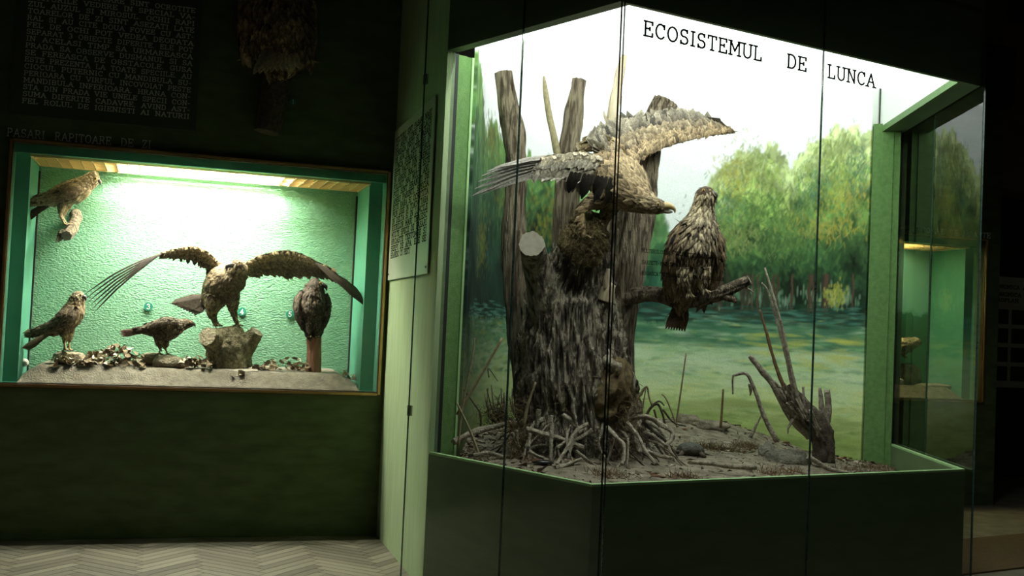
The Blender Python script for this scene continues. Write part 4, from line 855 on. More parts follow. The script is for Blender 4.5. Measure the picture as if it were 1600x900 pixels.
    # tail fan: root, first tip, last tip
    if 'tail' in sp:
        (rx, ry, rd), (ax, ay, ad), (bx, by, bd_), n_, w_, nv = sp['tail']
        for k in range(n_):
            f_ = k / (n_ - 1); fb = MB(); rt = P(rx, ry, rd) + r_.normal(size=3) * .6 * K; tp = P(ax + (bx - ax) * f_, ay + (by - ay) * f_, ad + (bd_ - ad) * f_)
            blade(fb, rt, tp, np.array(nv) + np.array([0, 0, .02 * k]), w_ * K, .03, 7, sp.get('tailc', sp['dark']), sp.get('tailc2', sp.get('tailc', sp['dark']))); fb.obj('tail_feather', M['plume'], t)
    # beak: base, mid, tip; eyes
    bk = sp['beak']; bb = MB(); bb.tube([P(q[0], q[1], q[3]) for q in bk], [q[2] * K for q in bk], 12, 14); bo_ = bb.obj('beak', M[sp.get('beakm', 'beak_dark')], t, True)
    if 'jaw' in sp:
        jb = MB(); jb.tube([P(q[0], q[1], q[3]) for q in sp['jaw']], [q[2] * K for q in sp['jaw']], 10, 10); jb.obj('lower_beak', M['cutwood'], t, True)
    for (ex, ey, er, ed) in sp.get('eyes', []):
        e = P(ex, ey, ed)
        for nm, s_, m_, off in (('eye', 1, 'eye', 0),):
            eb = MB(); eb.tube([e + (0, -er * K, 0), e + (0, -er * K * .7, 0), e, e + (0, er * K * .7, 0), e + (0, er * K, 0)], [er*K*.1, er*K*.7, er*K, er*K*.7, er*K*.1], 12, hint=(1, 0, 0)); eo = eb.obj('eye', M['eye'], t, True)
            rb = MB(); rb.tube([e + (0, -er * K * .55, 0), e + (0, -er * K * .3, 0), e + (0, .1 * er * K, 0)], [er*K*1.0, er*K*1.35, er*K*1.1], 12, hint=(1, 0, 0)); rb.obj('eye_ring', M['eye_ring'], eo, True)
    return t
def spread_wing(t, nm, LE, TE, P, K, feathers, colf, under, fl, fw, n, seed, thick=3.0, pw=4.0, dark=(.08,.06,.04), nv=(0,-1,.4), fdark=None):
    """an open wing: a lens between leading and trailing edge, coverts over it, each flight feather its own part"""
    a = catmull(np.array([P(*q) for q in LE]), 28); b = catmull(np.array([P(*q) for q in TE]), 28); mb = MB(); sg = 16; vs = []; foot = origin_of(t)
    for i in range(28):
        c = (a[i] + b[i]) / 2; h = (b[i] - a[i]) / 2; al = nrm(np.gradient(a, axis=0)[i]); nn = nrm(np.cross(al, h)); th = thick * K * (1 - .6 * i / 27)
        for j in range(sg):
            q = 2 * math.pi * j / sg; vs.append(c - h * math.cos(q) + nn * th * math.sin(q) * (1.3 if math.cos(q) > 0 else .6))
    fs = [(i*sg+j, i*sg+(j+1) % sg, (i+1)*sg+(j+1) % sg, (i+1)*sg+j) for i in range(27) for j in range(sg)] + [tuple(range(sg - 1, -1, -1)), tuple(27*sg + j for j in range(sg))]
    mb.add(vs, fs, under); me = mb.mesh('w'); bm = bmesh.new(); bm.from_mesh(me); bmesh.ops.recalc_face_normals(bm, faces=bm.faces); bm.to_mesh(me); bm.free()
    wo = mb.obj(nm, M['plume'], t, True)
    fp = np.concatenate([a + (b - a) * f for f in (.15, .5, .85)]); out = np.gradient((a + b) / 2, axis=0); out /= np.linalg.norm(out, axis=1)[:, None]
    fd = np.concatenate([np.array([nrm(nrm(b[i] - a[i]) + out[i] * .55) for i in range(28)])] * 3); sc_ = np.concatenate([np.full(28, .65), np.full(28, 1.0), np.full(28, 1.35)])
    cf = coat(me, (fp, fd, np.concatenate([np.full(28, .2), np.full(28, .5), np.full(28, .8)]), sc_), n, fl * K, fw * K, colf, seed, .13); c_ = cf.obj('covert_feathers', M['plume'], wo); c_['kind'] = 'stuff'; bpy.data.meshes.remove(me)
    for k, (rt, tp, w_, bend) in enumerate(feathers):
        fb = MB(); blade(fb, P(*rt), P(*tp), nv, w_ * K, bend, 10, dark, fdark or dark); fb.obj('flight_feather', M['plume'], t)
    return wo

# --- white-tailed eagle landing on the trunk
YE = 6.45; PE = lambda px, py, dd=0: at(px, py, YE + dd); KE = YE / FPX
tan_ = pal((.35, (.13,.09,.05), (.26,.19,.11)), (.72, (.14,.095,.05), (.32,.24,.14)), (1.1, (.22,.16,.09), (.40,.32,.20)), jitter=.3)
eagle = build_bird('white_tailed_eagle', 'tan eagle with spread wings leaning off the trunk, beak open to the right', PE, KE, dict(
    foot=(912, 372, 0), torso=[(925,262,18,14,.24),(940,270,34,30,.14),(958,280,42,40,.05),(976,291,38,37,-.05),(992,304,28,27,-.12),(1006,314,20,19,-.17),(1018,320,16,14.5,-.2),(1030,323,12.5,11.5,-.22),(1039,324,8.5,8,-.23)],
    legs=[[(950,298,22,-.02),(934,312,15,-.06),(920,318,10,-.08),(908,330,7.5,-.09),(909,350,6,-.09),(913,371,5,-.09)], [(965,305,20,.06),(950,330,12,.05),(942,350,6,.02),(936,368,5,0)]],
    feather=(24, 6.5), n=1900, cols=tan_, under=(.13,.095,.055), dark=(.10,.08,.055), bare=6.5, toe=13, vox=1.3, legcol=(.34,.25,.12), lift=.16,
    tail=((930,262,.22), (880,270,.50), (905,305,.46), 8, 7, (0,-.6,1)), tailc=(.16,.13,.09),
    beak=[(1036,322,7,-.23),(1043,322,6.2,-.235),(1050,324,4.2,-.24),(1054,328,2.4,-.24),(1054.5,333,.6,-.24)], jaw=[(1036,329,4,-.23),(1044,331,3,-.235),(1051,331,1.4,-.24)], beakm='beak', eyes=[(1028,319,2.1,-.275)]), seed=1)
gw = pal((.3, (.13,.09,.05), (.30,.225,.13)), (.6, (.11,.082,.05), (.25,.20,.13)), (1, (.095,.078,.057), (.21,.185,.14)), jitter=.35)
far_f = []
for k in range(15):
    f = k / 14; LEx = np.array([(985,272,-.02),(1004,248,.08),(1035,232,.18),(1075,220,.3),(1115,211,.42),(1146,206,.52)]); TEx = np.array([(925,224,.10),(962,200,.2),(1003,190,.3),(1045,182,.4),(1088,186,.48),(1120,196,.53)])
    a_, b_ = catmull(LEx, 15)[k], catmull(TEx, 15)[k]; rt = a_ + (b_ - a_) * .55; tp = b_ + np.array([10 + 14 * f, -3 + 9 * f, .05]); far_f.append((tuple(rt), tuple(tp), 5.5 - 1.5 * f, .015))
far_f += [((1100,205,.45), (1153,206,.58), 3.0, .03), ((1095,200,.45), (1146,203,.58), 3.0, .03), ((1105,210,.44), (1150,208,.56), 2.6, .02)]
spread_wing(eagle, 'wing', [tuple(q) for q in LEx], [tuple(q) for q in TEx], PE, KE, far_f, gw, (.12,.09,.055), 24, 7.5, 1500, 61, 5.0, dark=(.12,.10,.075), nv=(-.2,-1,.7), fdark=(.20,.175,.135))
near_f = []
tips = [(772,262),(760,268),(752,275),(747,284),(742,295),(738,306),(752,304),(772,298),(795,290),(815,284),(832,279)]
for k, (tx, ty) in enumerate(tips):
    f = k / (len(tips) - 1); near_f.append(((905 - 40 * f, 243 + 18 * f, -.13 - .06 * f), (tx, ty, -.33 + .08 * f), 4.6, .05))
for k in range(7):
    f = k / 6; near_f.append(((948 - 52 * f, 262 - 8 * f, -.02 - .08 * f), (944 - 60 * f, 306 - 6 * f, .22 - .05 * f), 6.5, .04))
nw_ = pal((.3, (.30,.25,.17), (.50,.44,.33)), (1, (.27,.24,.185), (.46,.42,.35)), jitter=.25)
spread_wing(eagle, 'wing', [(972,266,0), (944,248,-.05), (910,237,-.12), (880,240,-.2), (848,246,-.26)], [(958,286,.04), (930,276,-.02), (900,271,-.09), (870,270,-.17), (838,272,-.26)], PE, KE, near_f, nw_, (.30,.26,.19), 16, 5.5, 900, 62, 4.0, dark=(.26,.235,.195), nv=(0,-1,.8), fdark=(.36,.34,.30))
for k in range(11):  # near-black colour puts the shade under the near wing into these feathers
    f = k / 10; fb = MB(); blade(fb, PE(962 - 68 * f, 278 - 10 * f, -.17 - .03 * f), PE(948 - 66 * f + 8 * math.sin(k * 2.1), 316 - 16 * f + 5 * math.sin(k * 1.3), -.13 - .02 * f), (0, -1, .3), 5.5 * KE, .05, 7, (.022, .017, .012), (.012, .010, .008)); fb.obj('flight_feather', M['plume'], eagle)
spread_wing(eagle, 'mantle', [(990,270,-.04), (970,250,.06), (945,236,.14), (918,228,.2)], [(955,225,.10), (940,222,.16), (928,222,.2), (912,228,.24)], PE, KE, [], tan_, (.2,.15,.09), 19, 7, 700, 63, 10.0)

# --- brown streaked bird on the perch branch
YB = 6.52; PB = lambda px, py, dd=0: at(px, py, YB + dd); KB = YB / FPX
streak = pal((.15, (.08,.055,.03), (.20,.145,.085)), (.62, (.46,.385,.25), (.055,.036,.02)), (.80, (.46,.385,.25), (.085,.058,.032)), (1.1, (.085,.062,.038), (.15,.115,.07)), jitter=.35)
build_bird('brown_perched_eagle', 'dark brown streaked young eagle perched upright on the side branch', PB, KB, dict(
    foot=(1085, 458, 0), torso=[(1064,478,8,8,.06),(1068,455,20,20,.05),(1077,425,30,29,.03),(1085,395,36,33,0),(1090,368,32,30,0),(1095,347,25,24,0),(1098,331,18,17.5,-.01),(1100,318,16,15.5,-.02),(1102,307,16.5,16,-.03),(1102,300,15,14,-.035),(1102,294,10,8,-.035),(1102,291,3,2,-.035)],
    legs=[[(1072,420,16,-.08),(1070,440,11,-.09),(1073,452,6,-.09),(1077,463,4.5,-.09)], [(1098,420,15,-.07),(1098,438,10,-.08),(1096,448,5.5,-.08),(1102,456,4.5,-.08)]],
    feather=(25, 4.6), n=1500, cols=streak, wcols=pal((1, (.22,.16,.09), (.10,.07,.04)), jitter=.4), under=(.085,.06,.035), dark=(.075,.055,.035), toe=9, bare=5, legcol=(.34,.27,.14), vox=1.2,
    wings=[[(1070,352,10,10,-.02),(1058,375,18,13,-.01),(1050,405,20,13,0),(1047,435,16,11,.03),(1052,462,10,8,.05),(1060,482,4,5,.07)], [(1112,358,10,9,-.02),(1120,380,16,10,0),(1121,405,16,10,.02),(1113,435,13,9,.05),(1100,465,7,6,.08)]],
    wingtips=[(1052,488,.08,8,8,(-.3,-1,0)), (1092,470,.1,6,8,(.3,-1,0))], pw=3.4,
    tail=((1070,452,.07), (1040,514,.10), (1070,518,.07), 8, 5.5, (0,-1,.1)), tailc=(.09,.06,.035), tailc2=(.13,.085,.05),
    beak=[(1109,302,6,-.05),(1115,302.5,4.8,-.06),(1119,306,3,-.065),(1118.5,312,.7,-.065)], beakm='beak_dark', eyes=[(1109,298,1.7,-.082), (1099,297,1.4,-.09)]), seed=2)

# --- birds of the wall case
WA = 0.34; KA = lambda w: 7.55 / FPX
def PA(w0): return lambda px, py, dd=0: A(px, py, w0 + dd)
K1 = 7.45 / FPX
GB = 'mounted birds of prey in the lit wall case'
pale = pal((.3, (.26,.20,.12), (.40,.33,.22)), (.75, (.44,.36,.23), (.26,.20,.12)), (1.1, (.62,.54,.38), (.46,.38,.25)))
kite = lambda **k: k
build_bird('mounted_kite', 'pale headed kite on a log bracket in the upper left case corner', PA(.30), K1, dict(
    foot=(101, 352, 0), torso=[(72,315,6,6),(84,311,13,12),(98,305,17,16.5),(113,300,18,18),(126,293,15,16),(136,286,12,12.5),(144,280,12,12),(150,277,10.5,10.5),(155,276,6,6)],
    legs=[[(100,314,9,-.02),(96,326,6,-.02),(95,338,2.2,-.02),(101,351,1.8,-.02)], [(106,316,9,.03),(101,328,5.5,.03),(98,339,2.2,.03),(104,350,1.8,.03)]],
    feather=(10, 3.4), n=900, cols=pale, wcols=pal((1, (.17,.125,.075), (.30,.23,.15)), jitter=.3), under=(.2,.155,.095), dark=(.075,.055,.038), bare=2.4, toe=4.5, legcol=(.5,.42,.22), vox=1.0,
    wings=[[(130,290,5,8,-.05),(112,298,6,12,-.07),(90,306,6,10,-.06),(62,314,5,6,-.05),(36,319,3,4,-.04)], [(128,288,5,8,.06),(108,296,6,11,.08),(80,306,5,8,.07),(45,317,3,4,.06)]], wingtips=[(25,320,-.04,3,5,(0,-1,.3)), None], pw=3,
    tail=((84,314,0), (22,348,0), (36,350,.05), 7, 3.6, (0,-1,.3)), tailc=(.10,.07,.045),
    beak=[(152,281,3.5,-.01),(156,284,2.6,-.02),(157,289,.6,-.02)], eyes=[(149,279,1.6,-.048)]), GB, 3)
build_bird('mounted_kite', 'brown hawk standing on the flat stone in the lower left of the case', PA(.30), K1, dict(
    foot=(104, 547, 0), torso=[(80,519,5,6),(90,513,12,11),(101,504,16,15.5),(110,494,17,16.5),(116,483,14.5,15),(119,473,12,12),(121,465,11.5,11),(122,459,9.5,8),(122,455,4,4)],
    legs=[[(100,512,9,-.02),(101,524,6,-.02),(101,535,2,-.02),(103,547,1.7,-.02)], [(109,510,8,.03),(109,524,5.5,.03),(108,535,2,.03),(109,547,1.7,.03)]],
    feather=(10, 3.2), n=900, cols=pal((.3, (.20,.145,.08), (.13,.09,.05)), (.75, (.32,.24,.14), (.15,.105,.06)), (1.1, (.50,.42,.28), (.22,.17,.10))), wcols=pal((1, (.06,.045,.03), (.13,.095,.06)), jitter=.3), under=(.10,.075,.045), dark=(.055,.04,.027), bare=2.4, toe=4.5, legcol=(.5,.42,.22), vox=1.0,
    wings=[[(113,480,5,8,-.06),(104,494,7,12,-.08),(86,507,6,9,-.07),(64,516,4,6,-.05),(48,521,2.5,3.5,-.04)], [(118,482,5,8,.06),(108,496,6,11,.08),(84,510,5,7,.06),(60,520,3,4,.05)]], wingtips=[(39,521,-.04,3,5,(0,-1,.3)), None], pw=2.8,
    tail=((84,516,0), (34,544,0), (44,548,.05), 7, 3.4, (0,-1,.3)), tailc=(.20,.145,.085),
    beak=[(129,463,3.6,-.03),(133,465,2.6,-.03),(134,470,.6,-.03)], eyes=[(126,461,1.5,-.05)]), GB, 4)
build_bird('mounted_sparrowhawk', 'barred sparrowhawk crouching on a rock between leaf piles', PA(.30), K1, dict(
    foot=(256, 553, 0), torso=[(226,517,4,4),(238,517,10,9),(250,517,15,14.5),(262,516,17,16),(273,512,14,13),(283,508,10.5,10),(291,506,8.5,8),(298,506,6.5,6),(302,507,4,4)],
    legs=[[(248,524,9,-.02),(249,536,6,-.02),(250,545,1.8,-.02),(249,553,1.5,-.02)], [(258,526,8,.02),(258,540,5,.02),(259,546,1.8,.02),(262,554,1.5,.02)]],
    feather=(8, 2.8), n=900, cols=pal((.45, (.09,.07,.045), (.16,.12,.08)), (.72, (.30,.25,.17), (.075,.055,.035)), (1.1, (.10,.08,.05), (.17,.135,.09))), wcols=pal((1, (.05,.038,.025), (.09,.07,.045)), jitter=.3), under=(.075,.055,.035), dark=(.045,.034,.024), bare=2.2, toe=4, legcol=(.3,.24,.13), vox=.9,
    wings=[[(278,506,4,6,-.05),(264,506,5,9,-.07),(246,509,5,8,-.06),(228,514,4,5,-.05),(212,516,2,3,-.04)], [(276,503,4,5,.05),(258,503,5,7,.07),(232,511,3,5,.05)]], wingtips=[(205,514,-.04,4,5,(0,-1,.3)), None], pw=2.4,
    tail=((232,517,0), (187,517,0), (190,526,.04), 6, 2.6, (0,-1,.3)), tailc=(.10,.06,.04),
    beak=[(300,506,2.6,-.01),(304,507.5,1.8,-.01),(305,511,.5,-.01)], eyes=[(297,504,1.2,-.03)]), GB, 5)
build_bird('mounted_falcon', 'dark upright falcon perched on the reddish post at the right of the case', PA(.26), K1, dict(
    foot=(490, 524, 0), torso=[(491,530,6,6),(491,515,14,14),(489,498,21,20),(488,480,24,23),(489,464,21,20),(491,453,17,16.5),(492,445,15.5,15),(492,438,10,8),(492,434.5,4,3)],
    legs=[[(484,505,8,-.05),(483,516,5,-.06),(484,526,2.5,-.06)], [(496,505,8,-.05),(497,516,5,-.06),(496,526,2.5,-.06)]],
    feather=(10, 3.4), n=1000, cols=pal((.3, (.10,.075,.05), (.05,.04,.028)), (.75, (.085,.065,.045), (.045,.035,.025)), (1.1, (.05,.04,.03), (.09,.07,.05))), wcols=pal((1, (.045,.036,.026), (.085,.065,.045)), jitter=.3), under=(.05,.04,.028), dark=(.04,.032,.024), bare=2.5, toe=4, legcol=(.045,.036,.026), vox=1.0,
    wings=[[(474,456,5,6,-.02),(467,472,10,8,-.02),(468,492,10,7,-.03),(476,512,6,5,-.03),(484,526,3,3,-.03)], [(508,460,5,5,-.02),(511,476,9,6,-.02),(508,496,8,6,-.03),(500,516,5,4,-.03)]], wingtips=[None, None],
    tail=((490,512,.04), (486,540,.05), (497,540,.05), 5, 3, (0,-1,0)),
    beak=[(504,445,4.5,-.03),(509,448,3.2,-.04),(510.5,454,.7,-.04)], eyes=[(501,442,1.6,-.055)]), GB, 6)
PG = PA(.36); ge = pal((.35, (.12,.095,.055), (.20,.16,.10)), (.72, (.20,.155,.09), (.11,.08,.045)), (1.1, (.17,.13,.08), (.30,.24,.15)))
geagle = build_bird('mounted_golden_eagle', 'large eagle with arched spread wings standing on the forked stump in the case', PG, K1, dict(
    foot=(350, 509, 0), torso=[(325,470,12,12,.10),(334,462,20,20,.06),(344,450,27,26,.02),(354,440,28,27,-.02),(362,432,24,24,-.06),(368,424,19,19,-.09),(370,416,16,15.5,-.12),(369,410,12,11,-.13),(368,406,6,5,-.13)],
    legs=[[(338,464,20,-.02),(333,478,14,-.02),(332,490,8,-.02),(335,500,4,-.02),(339,508,3.4,-.02)], [(360,458,15,-.03),(363,474,11,-.03),(365,487,6,-.03),(368,498,3.4,-.03),(371,508,3,-.03)]],
    feather=(13, 4.4), n=1700, cols=ge, under=(.095,.072,.042), dark=(.06,.047,.032), bare=3.4, toe=7, legcol=(.33,.26,.13), vox=1.1,
    tail=((328,464,.08), (268,474,.10), (304,492,.06), 9, 8, (0,-1,.2)), tailc=(.06,.047,.033),
    beak=[(362,414,5,-.20),(357,415,4,-.22),(354,418,2.6,-.225),(355,423,.6,-.225)], eyes=[(363,410,1.6,-.20), (374,410,1.5,-.19)]), GB, 7)
gcol = pal((.3, (.34,.27,.15), (.22,.17,.10)), (.65, (.13,.105,.065), (.20,.165,.10)), (1, (.085,.07,.045), (.16,.13,.085)))
lw = [((262 - 3 * k, 393 + 1.5 * k, -.10), (131 + 3.2 * k, 461 + 5.5 * k, -.12 + .02 * k), 1.5, .11 - .008 * k) for k in range(6)] + [((322 - 9 * k, 398 - 1.2 * k, .0 - .01 * k), (326 - 11 * k, 420 - 2.6 * k, .05), 4.0, .03) for k in range(7)]
spread_wing(geagle, 'wing', [(345,412,-.02),(325,393,-.03),(305,385,-.05),(282,387,-.08),(256,393,-.11)], [(338,432,.05),(322,412,.03),(303,400,0),(280,397,-.05),(254,399,-.10)], PG, K1, lw, gcol, (.09,.07,.045), 11, 3.6, 800, 71, 2.6, dark=(.045,.036,.026), nv=(.2,-1,.5))
rw = [((492 + 4 * k, 409 + 3 * k, -.10), (585 - 5 * k, 489 - 7 * k, -.16 + .03 * k), 4.6, .10) for k in range(5)] + [((396 + 11 * k, 408 - 1.0 * min(k, 4), .02), (398 + 12.5 * k, 425 + 1.2 * min(k, 5), .06 - .01 * k), 4.4, .03) for k in range(9)]
spread_wing(geagle, 'wing', [(378,414,-.04),(398,402,-.04),(420,395,-.05),(445,391,-.06),(470,396,-.08),(492,407,-.10),(522,421,-.12)], [(384,428,.04),(402,425,.04),(424,424,.03),(448,426,.02),(472,424,-.02),(496,425,-.06),(522,432,-.10)], PG, K1, rw, gcol, (.09,.07,.045), 14, 4.4, 1000, 72, 2.6, dark=(.06,.048,.033), nv=(-.2,-1,.4))

# --- big bird on the dark wall above the case
PW_ = PA(-.22); K2 = 7.2 / FPX
build_bird('wall_mounted_eagle', 'dark shaggy bird on a wall stub above the case, cut by the picture edge', PW_, K2, dict(
    foot=(428, 122, 0), torso=[(430,118,14,14),(436,100,32,36),(440,70,44,48),(438,30,48,50),(434,-15,46,46),(432,-55,38,38),(432,-85,26,26),(434,-105,22,22),(434,-122,12,10)],
    legs=[[(420,100,10,-.06),(420,114,6,-.08),(422,124,5,-.08)], [(442,100,10,-.06),(442,114,6,-.08),(440,124,5,-.08)]],
    feather=(20, 5), n=1700, cols=pal((.5, (.50,.37,.23), (.16,.11,.07)), (1.1, (.55,.42,.27), (.2,.15,.09)), jitter=.5), under=(.09,.065,.045), dark=(.14,.11,.08), toe=8, bare=6, lift=.3, vox=1.6,
    wings=[[(400,-50,12,14,0),(388,0,16,14,0),(384,50,12,12,0),(386,90,6,8,.02)], [(470,-50,12,14,0),(480,0,16,12,0),(484,50,12,10,0),(484,95,6,6,.02)]], wingtips=[(384,112,.02,8,2,(0,-1,0)), (482,108,.02,8,-6,(0,-1,0))], pw=5,
    tail=((436,58,-.12), (396,116,-.16), (470,108,-.16), 9, 8, (0,-1,.2)), tailc=(.22,.17,.11), tailc2=(.70,.58,.42),
    beak=[(440,-112,6,-.1),(448,-110,4,-.12),(450,-102,1,-.12)], eyes=[(444,-116,2,-.1)]), None, 8)
# --- pale owl in the far case
PC = lambda px, py, dd=0: on_plane(px, py, OC + NA * (.33 + dd), NA); K3 = 10.9 / FPX
build_bird('far_owl', 'pale owl crouching on a rock in the distant case', PC, K3, dict(
    foot=(1408, 558, 0), torso=[(1380,548,5,5),(1390,546,10,9),(1402,543,13,12),(1414,540,13,12),(1424,537,10,9.5),(1431,535,9,8),(1437,535,5,5)],
    legs=[[(1400,548,6,0),(1402,553,4,0),(1403,558,2,0)], [(1412,548,6,.02),(1413,553,4,.02),(1414,558,2,.02)]],
    feather=(8, 2.8), n=500, cols=pal((1.1, (.40,.36,.22), (.26,.22,.13)), jitter=.3), under=(.25,.21,.13), dark=(.2,.17,.1), toe=3, bare=2, vox=1.0,
    wings=[[(1420,538,4,6,-.06),(1402,544,5,9,-.08),(1386,549,4,5,-.06)]], wingtips=[(1372,552,-.05,3,3,(0,-1,.3))], pw=2.5,
    tail=((1386,548,0), (1368,552,0), (1370,556,.04), 4, 2.6, (0,-1,.3)),
    beak=[(1437,536,2,-.03),(1439,539,.8,-.03)], eyes=[(1434,533,1.3,-.05)]), None, 9)

# ------------------------------------------------------------------ furnishing of the lit wall case
def slab_h(u, w, u0, u1):
    e = min(1, max(0, (w - .055) / .13)); h = 1.008 + (.108 + .028 * w) * (e * e * (3 - 2 * e)) ** .7
    s_ = min(1, max(0, (u - u0) / .14)) * min(1, max(0, (u1 - u) / .14)); h = 1.006 + (h - 1.006) * math.sqrt(max(s_, 0))
    return h + .006 * noise.noise((u * 9, w * 9, 2)) * min(e, s_) + .003 * noise.noise((u * 40, w * 40, 5)) * min(e, s_)
def slab(F, u0, u1, label, w1=.63):
    mb = MB(); nu, nw = 150, 34; vs = [F(u0 + (u1 - u0) * i / nu, .055 + (w1 - .055) * j / nw, slab_h(u0 + (u1 - u0) * i / nu, .055 + (w1 - .055) * j / nw, u0, u1)) for j in range(nw + 1) for i in range(nu + 1)]
    mb.add(vs, [(j*(nu+1)+i, j*(nu+1)+i+1, (j+1)*(nu+1)+i+1, (j+1)*(nu+1)+i) for j in range(nw) for i in range(nu)])
    r0 = [i for i in range(nu+1)] + [j*(nu+1)+nu for j in range(1, nw+1)] + [nw*(nu+1)+i for i in range(nu-1, -1, -1)] + [j*(nu+1) for j in range(nw-1, 0, -1)]
    o = len(mb.v); mb.add([(vs[k][0], vs[k][1], 1.0055) for k in r0], []); n_ = len(r0)
    for k in range(n_): mb.f.append((r0[k], o + k, o + (k+1) % n_, r0[(k+1) % n_])); mb.m.append(0)
    mb.f.append(tuple(o + k for k in range(n_ - 1, -1, -1))); mb.m.append(0)
    return tag(mb.obj('plaster_ground', M['sand'], None, True, loc=F((u0 + u1) / 2, .3, 1.0055)), label, 'ground')
slab(FA, -2.40, -.15, 'sandy plaster ground slab along the bottom of the lit case')
def uvA(px, py, w):
    p = A(px, py, w); return (p[:2] - OA) @ TA, p[2]
def rock(name, P0, size, m, label, cat, seed, box=.55, rot=0.0):
    """a boxy boulder standing with its foot on P0"""
    mb = MB(); n_, s_ = 16, 28; vs = []; c = np.asarray(P0, float)
    for j in range(n_ + 1):
        ph = math.pi * j / n_
        for i in range(s_):
            th = 2 * math.pi * i / s_; p = np.array([math.sin(ph) * math.cos(th), math.sin(ph) * math.sin(th), math.cos(ph)])
            q = np.sign(p) * np.abs(p) ** box; r_ = 1 + .13 * noise.noise(tuple(p * 2 + seed)) + .06 * noise.noise(tuple(p * 6 + seed))
            q = q * r_; a, b = q[0] * math.cos(rot) - q[1] * math.sin(rot), q[0] * math.sin(rot) + q[1] * math.cos(rot)
            vs.append(c + np.array([TA[0] * a * size[0] + NA[0] * b * size[1], TA[1] * a * size[0] + NA[1] * b * size[1], size[2] * (1 + q[2])]))
    mb.add(vs, [(j*s_+i, (j+1)*s_+i, (j+1)*s_+(i+1) % s_, j*s_+(i+1) % s_) for j in range(n_) for i in range(s_)])
    return tag(mb.obj(name, m, None, True, loc=c), label, cat)
M['stone'] = mat('tan_stone', (0.20, 0.17, 0.11), 0.9, (0.34, 0.30, 0.20), 14, 0.9, 60)
M['redpost'] = mat('reddish_post', (0.20, 0.09, 0.05), 0.75, (0.30, 0.15, 0.09), 20, 0.6, 50, stretch=(1, 1, .3))
M['mosswood'] = mat('lichen_stump', (0.16, 0.14, 0.075), 0.95, (0.36, 0.32, 0.20), 40, 1.0, 90)
M['leaf'] = mat('dead_leaf', (0.10, 0.07, 0.04), 0.85, (0.32, 0.25, 0.15), 16, 0.3, 80)
M['leaf_pale'] = mat('pale_dead_leaf', (0.50, 0.45, 0.32), 0.85, (0.62, 0.57, 0.43), 16)
M['white_stone'] = mat('white_stone', (0.75, 0.74, 0.68), 0.6, (0.6, 0.58, 0.5), 30, 0.4, 60)
rock('flat_stone', A(108, 569, .30), (.098, .09, .042), M['stone'], 'flat tan stone under the brown hawk', 'rock', 3, .5)
rock('boulder', A(262, 577, .30), (.105, .10, .050), M['stone'], 'grey boulder under the crouching sparrowhawk', 'rock', 6, .8)
rock('boulder', A(238, 571, .40), (.075, .07, .045), M['stone'], 'dark boulder half buried in leaves behind the sparrowhawk', 'rock', 9, .8)
rock('white_pebble', A(37, 573, .40), (.030, .03, .028), M['white_stone'], 'small white rounded stone in the lower left case corner', 'stone', 2, 1.0)
def limbA(par, nm, pts, m, seg=20, n=24, amp=.2, capm=None, fx=2.5, fz=8, seed=0, tagd=None):     # (px, py, r, w)
    P = [A(p[0], p[1], p[3]) for p in pts]; R = [p[2] * P[0][1] / FPX for p in pts]; mb = MB()
    mb.tube(P, R, seg, n, disp=barkdisp(amp * np.mean(R), fx, fz, seed), capmi=1 if capm else None)
    o = mb.obj(nm, [m, capm] if capm else m, par, True, loc=None if par else P[0])
    if tagd: tag(o, *tagd)
    return o
br = thing('log_bracket', 'sawn log bracket on the back panel carrying the pale headed kite', 'log', A(118, 340, .62))
limbA(br, 'log', [(118,334,9,.635),(118,342,9.5,.52),(114,354,9,.40),(108,364,8,.28),(104,369,7.4,.20)], M['bark_pole'], 22, 30, .2, M['cutwood'], seed=1)
limbA(br, 'stub', [(104,362,7,.34),(96,368,6.5,.29),(90,376,3.5,.26)], M['bark'], 14, 14, .25, None, seed=2)
fs_ = thing('forked_stump', 'lichen covered forked stump with two sawn ends under the spread eagle', 'stump', A(358, 577, .34))
limbA(fs_, 'trunk', [(362,579,30,.36),(358,560,31,.36),(355,545,32,.36),(352,530,30,.36),(351,518,26,.36),(350,511,20,.36)], M['mosswood'], 60, 44, .12, None, 5, 14, 3)
limbA(fs_, 'sawn_lobe', [(352,548,20,.34),(338,536,18,.30),(328,528,15,.24),(324,525,14,.21)], M['mosswood'], 36, 26, .10, M['stone'], 4, 14, 4)
limbA(fs_, 'sawn_lobe', [(365,558,20,.34),(380,545,17,.33),(394,528,13,.31),(402,518,10.5,.29)], M['mosswood'], 36, 30, .12, M['stone'], 4, 14, 5)
mb = MB(); a, b = A(338, 579, .22), A(402, 579, .22)
mb.tube([a, (a + b) / 2, b], [(.05, .012)] * 3, 4, hint=(-NA[0], -NA[1], 0)); tag(mb.obj('wooden_slat', M['cutwood'], None, loc=a), 'pale flat piece of wood at the foot of the forked stump', 'wood')
limbA(None, 'post', [(490,583,12,.26),(490,570,11.6,.26),(491,550,11.4,.26),(491,535,11.6,.26),(491,527,11.8,.26)], M['redpost'], 26, 30, .08, M['redpost'], 3, 4, 6, tagd=('reddish brown round post carrying the dark falcon', 'post'))
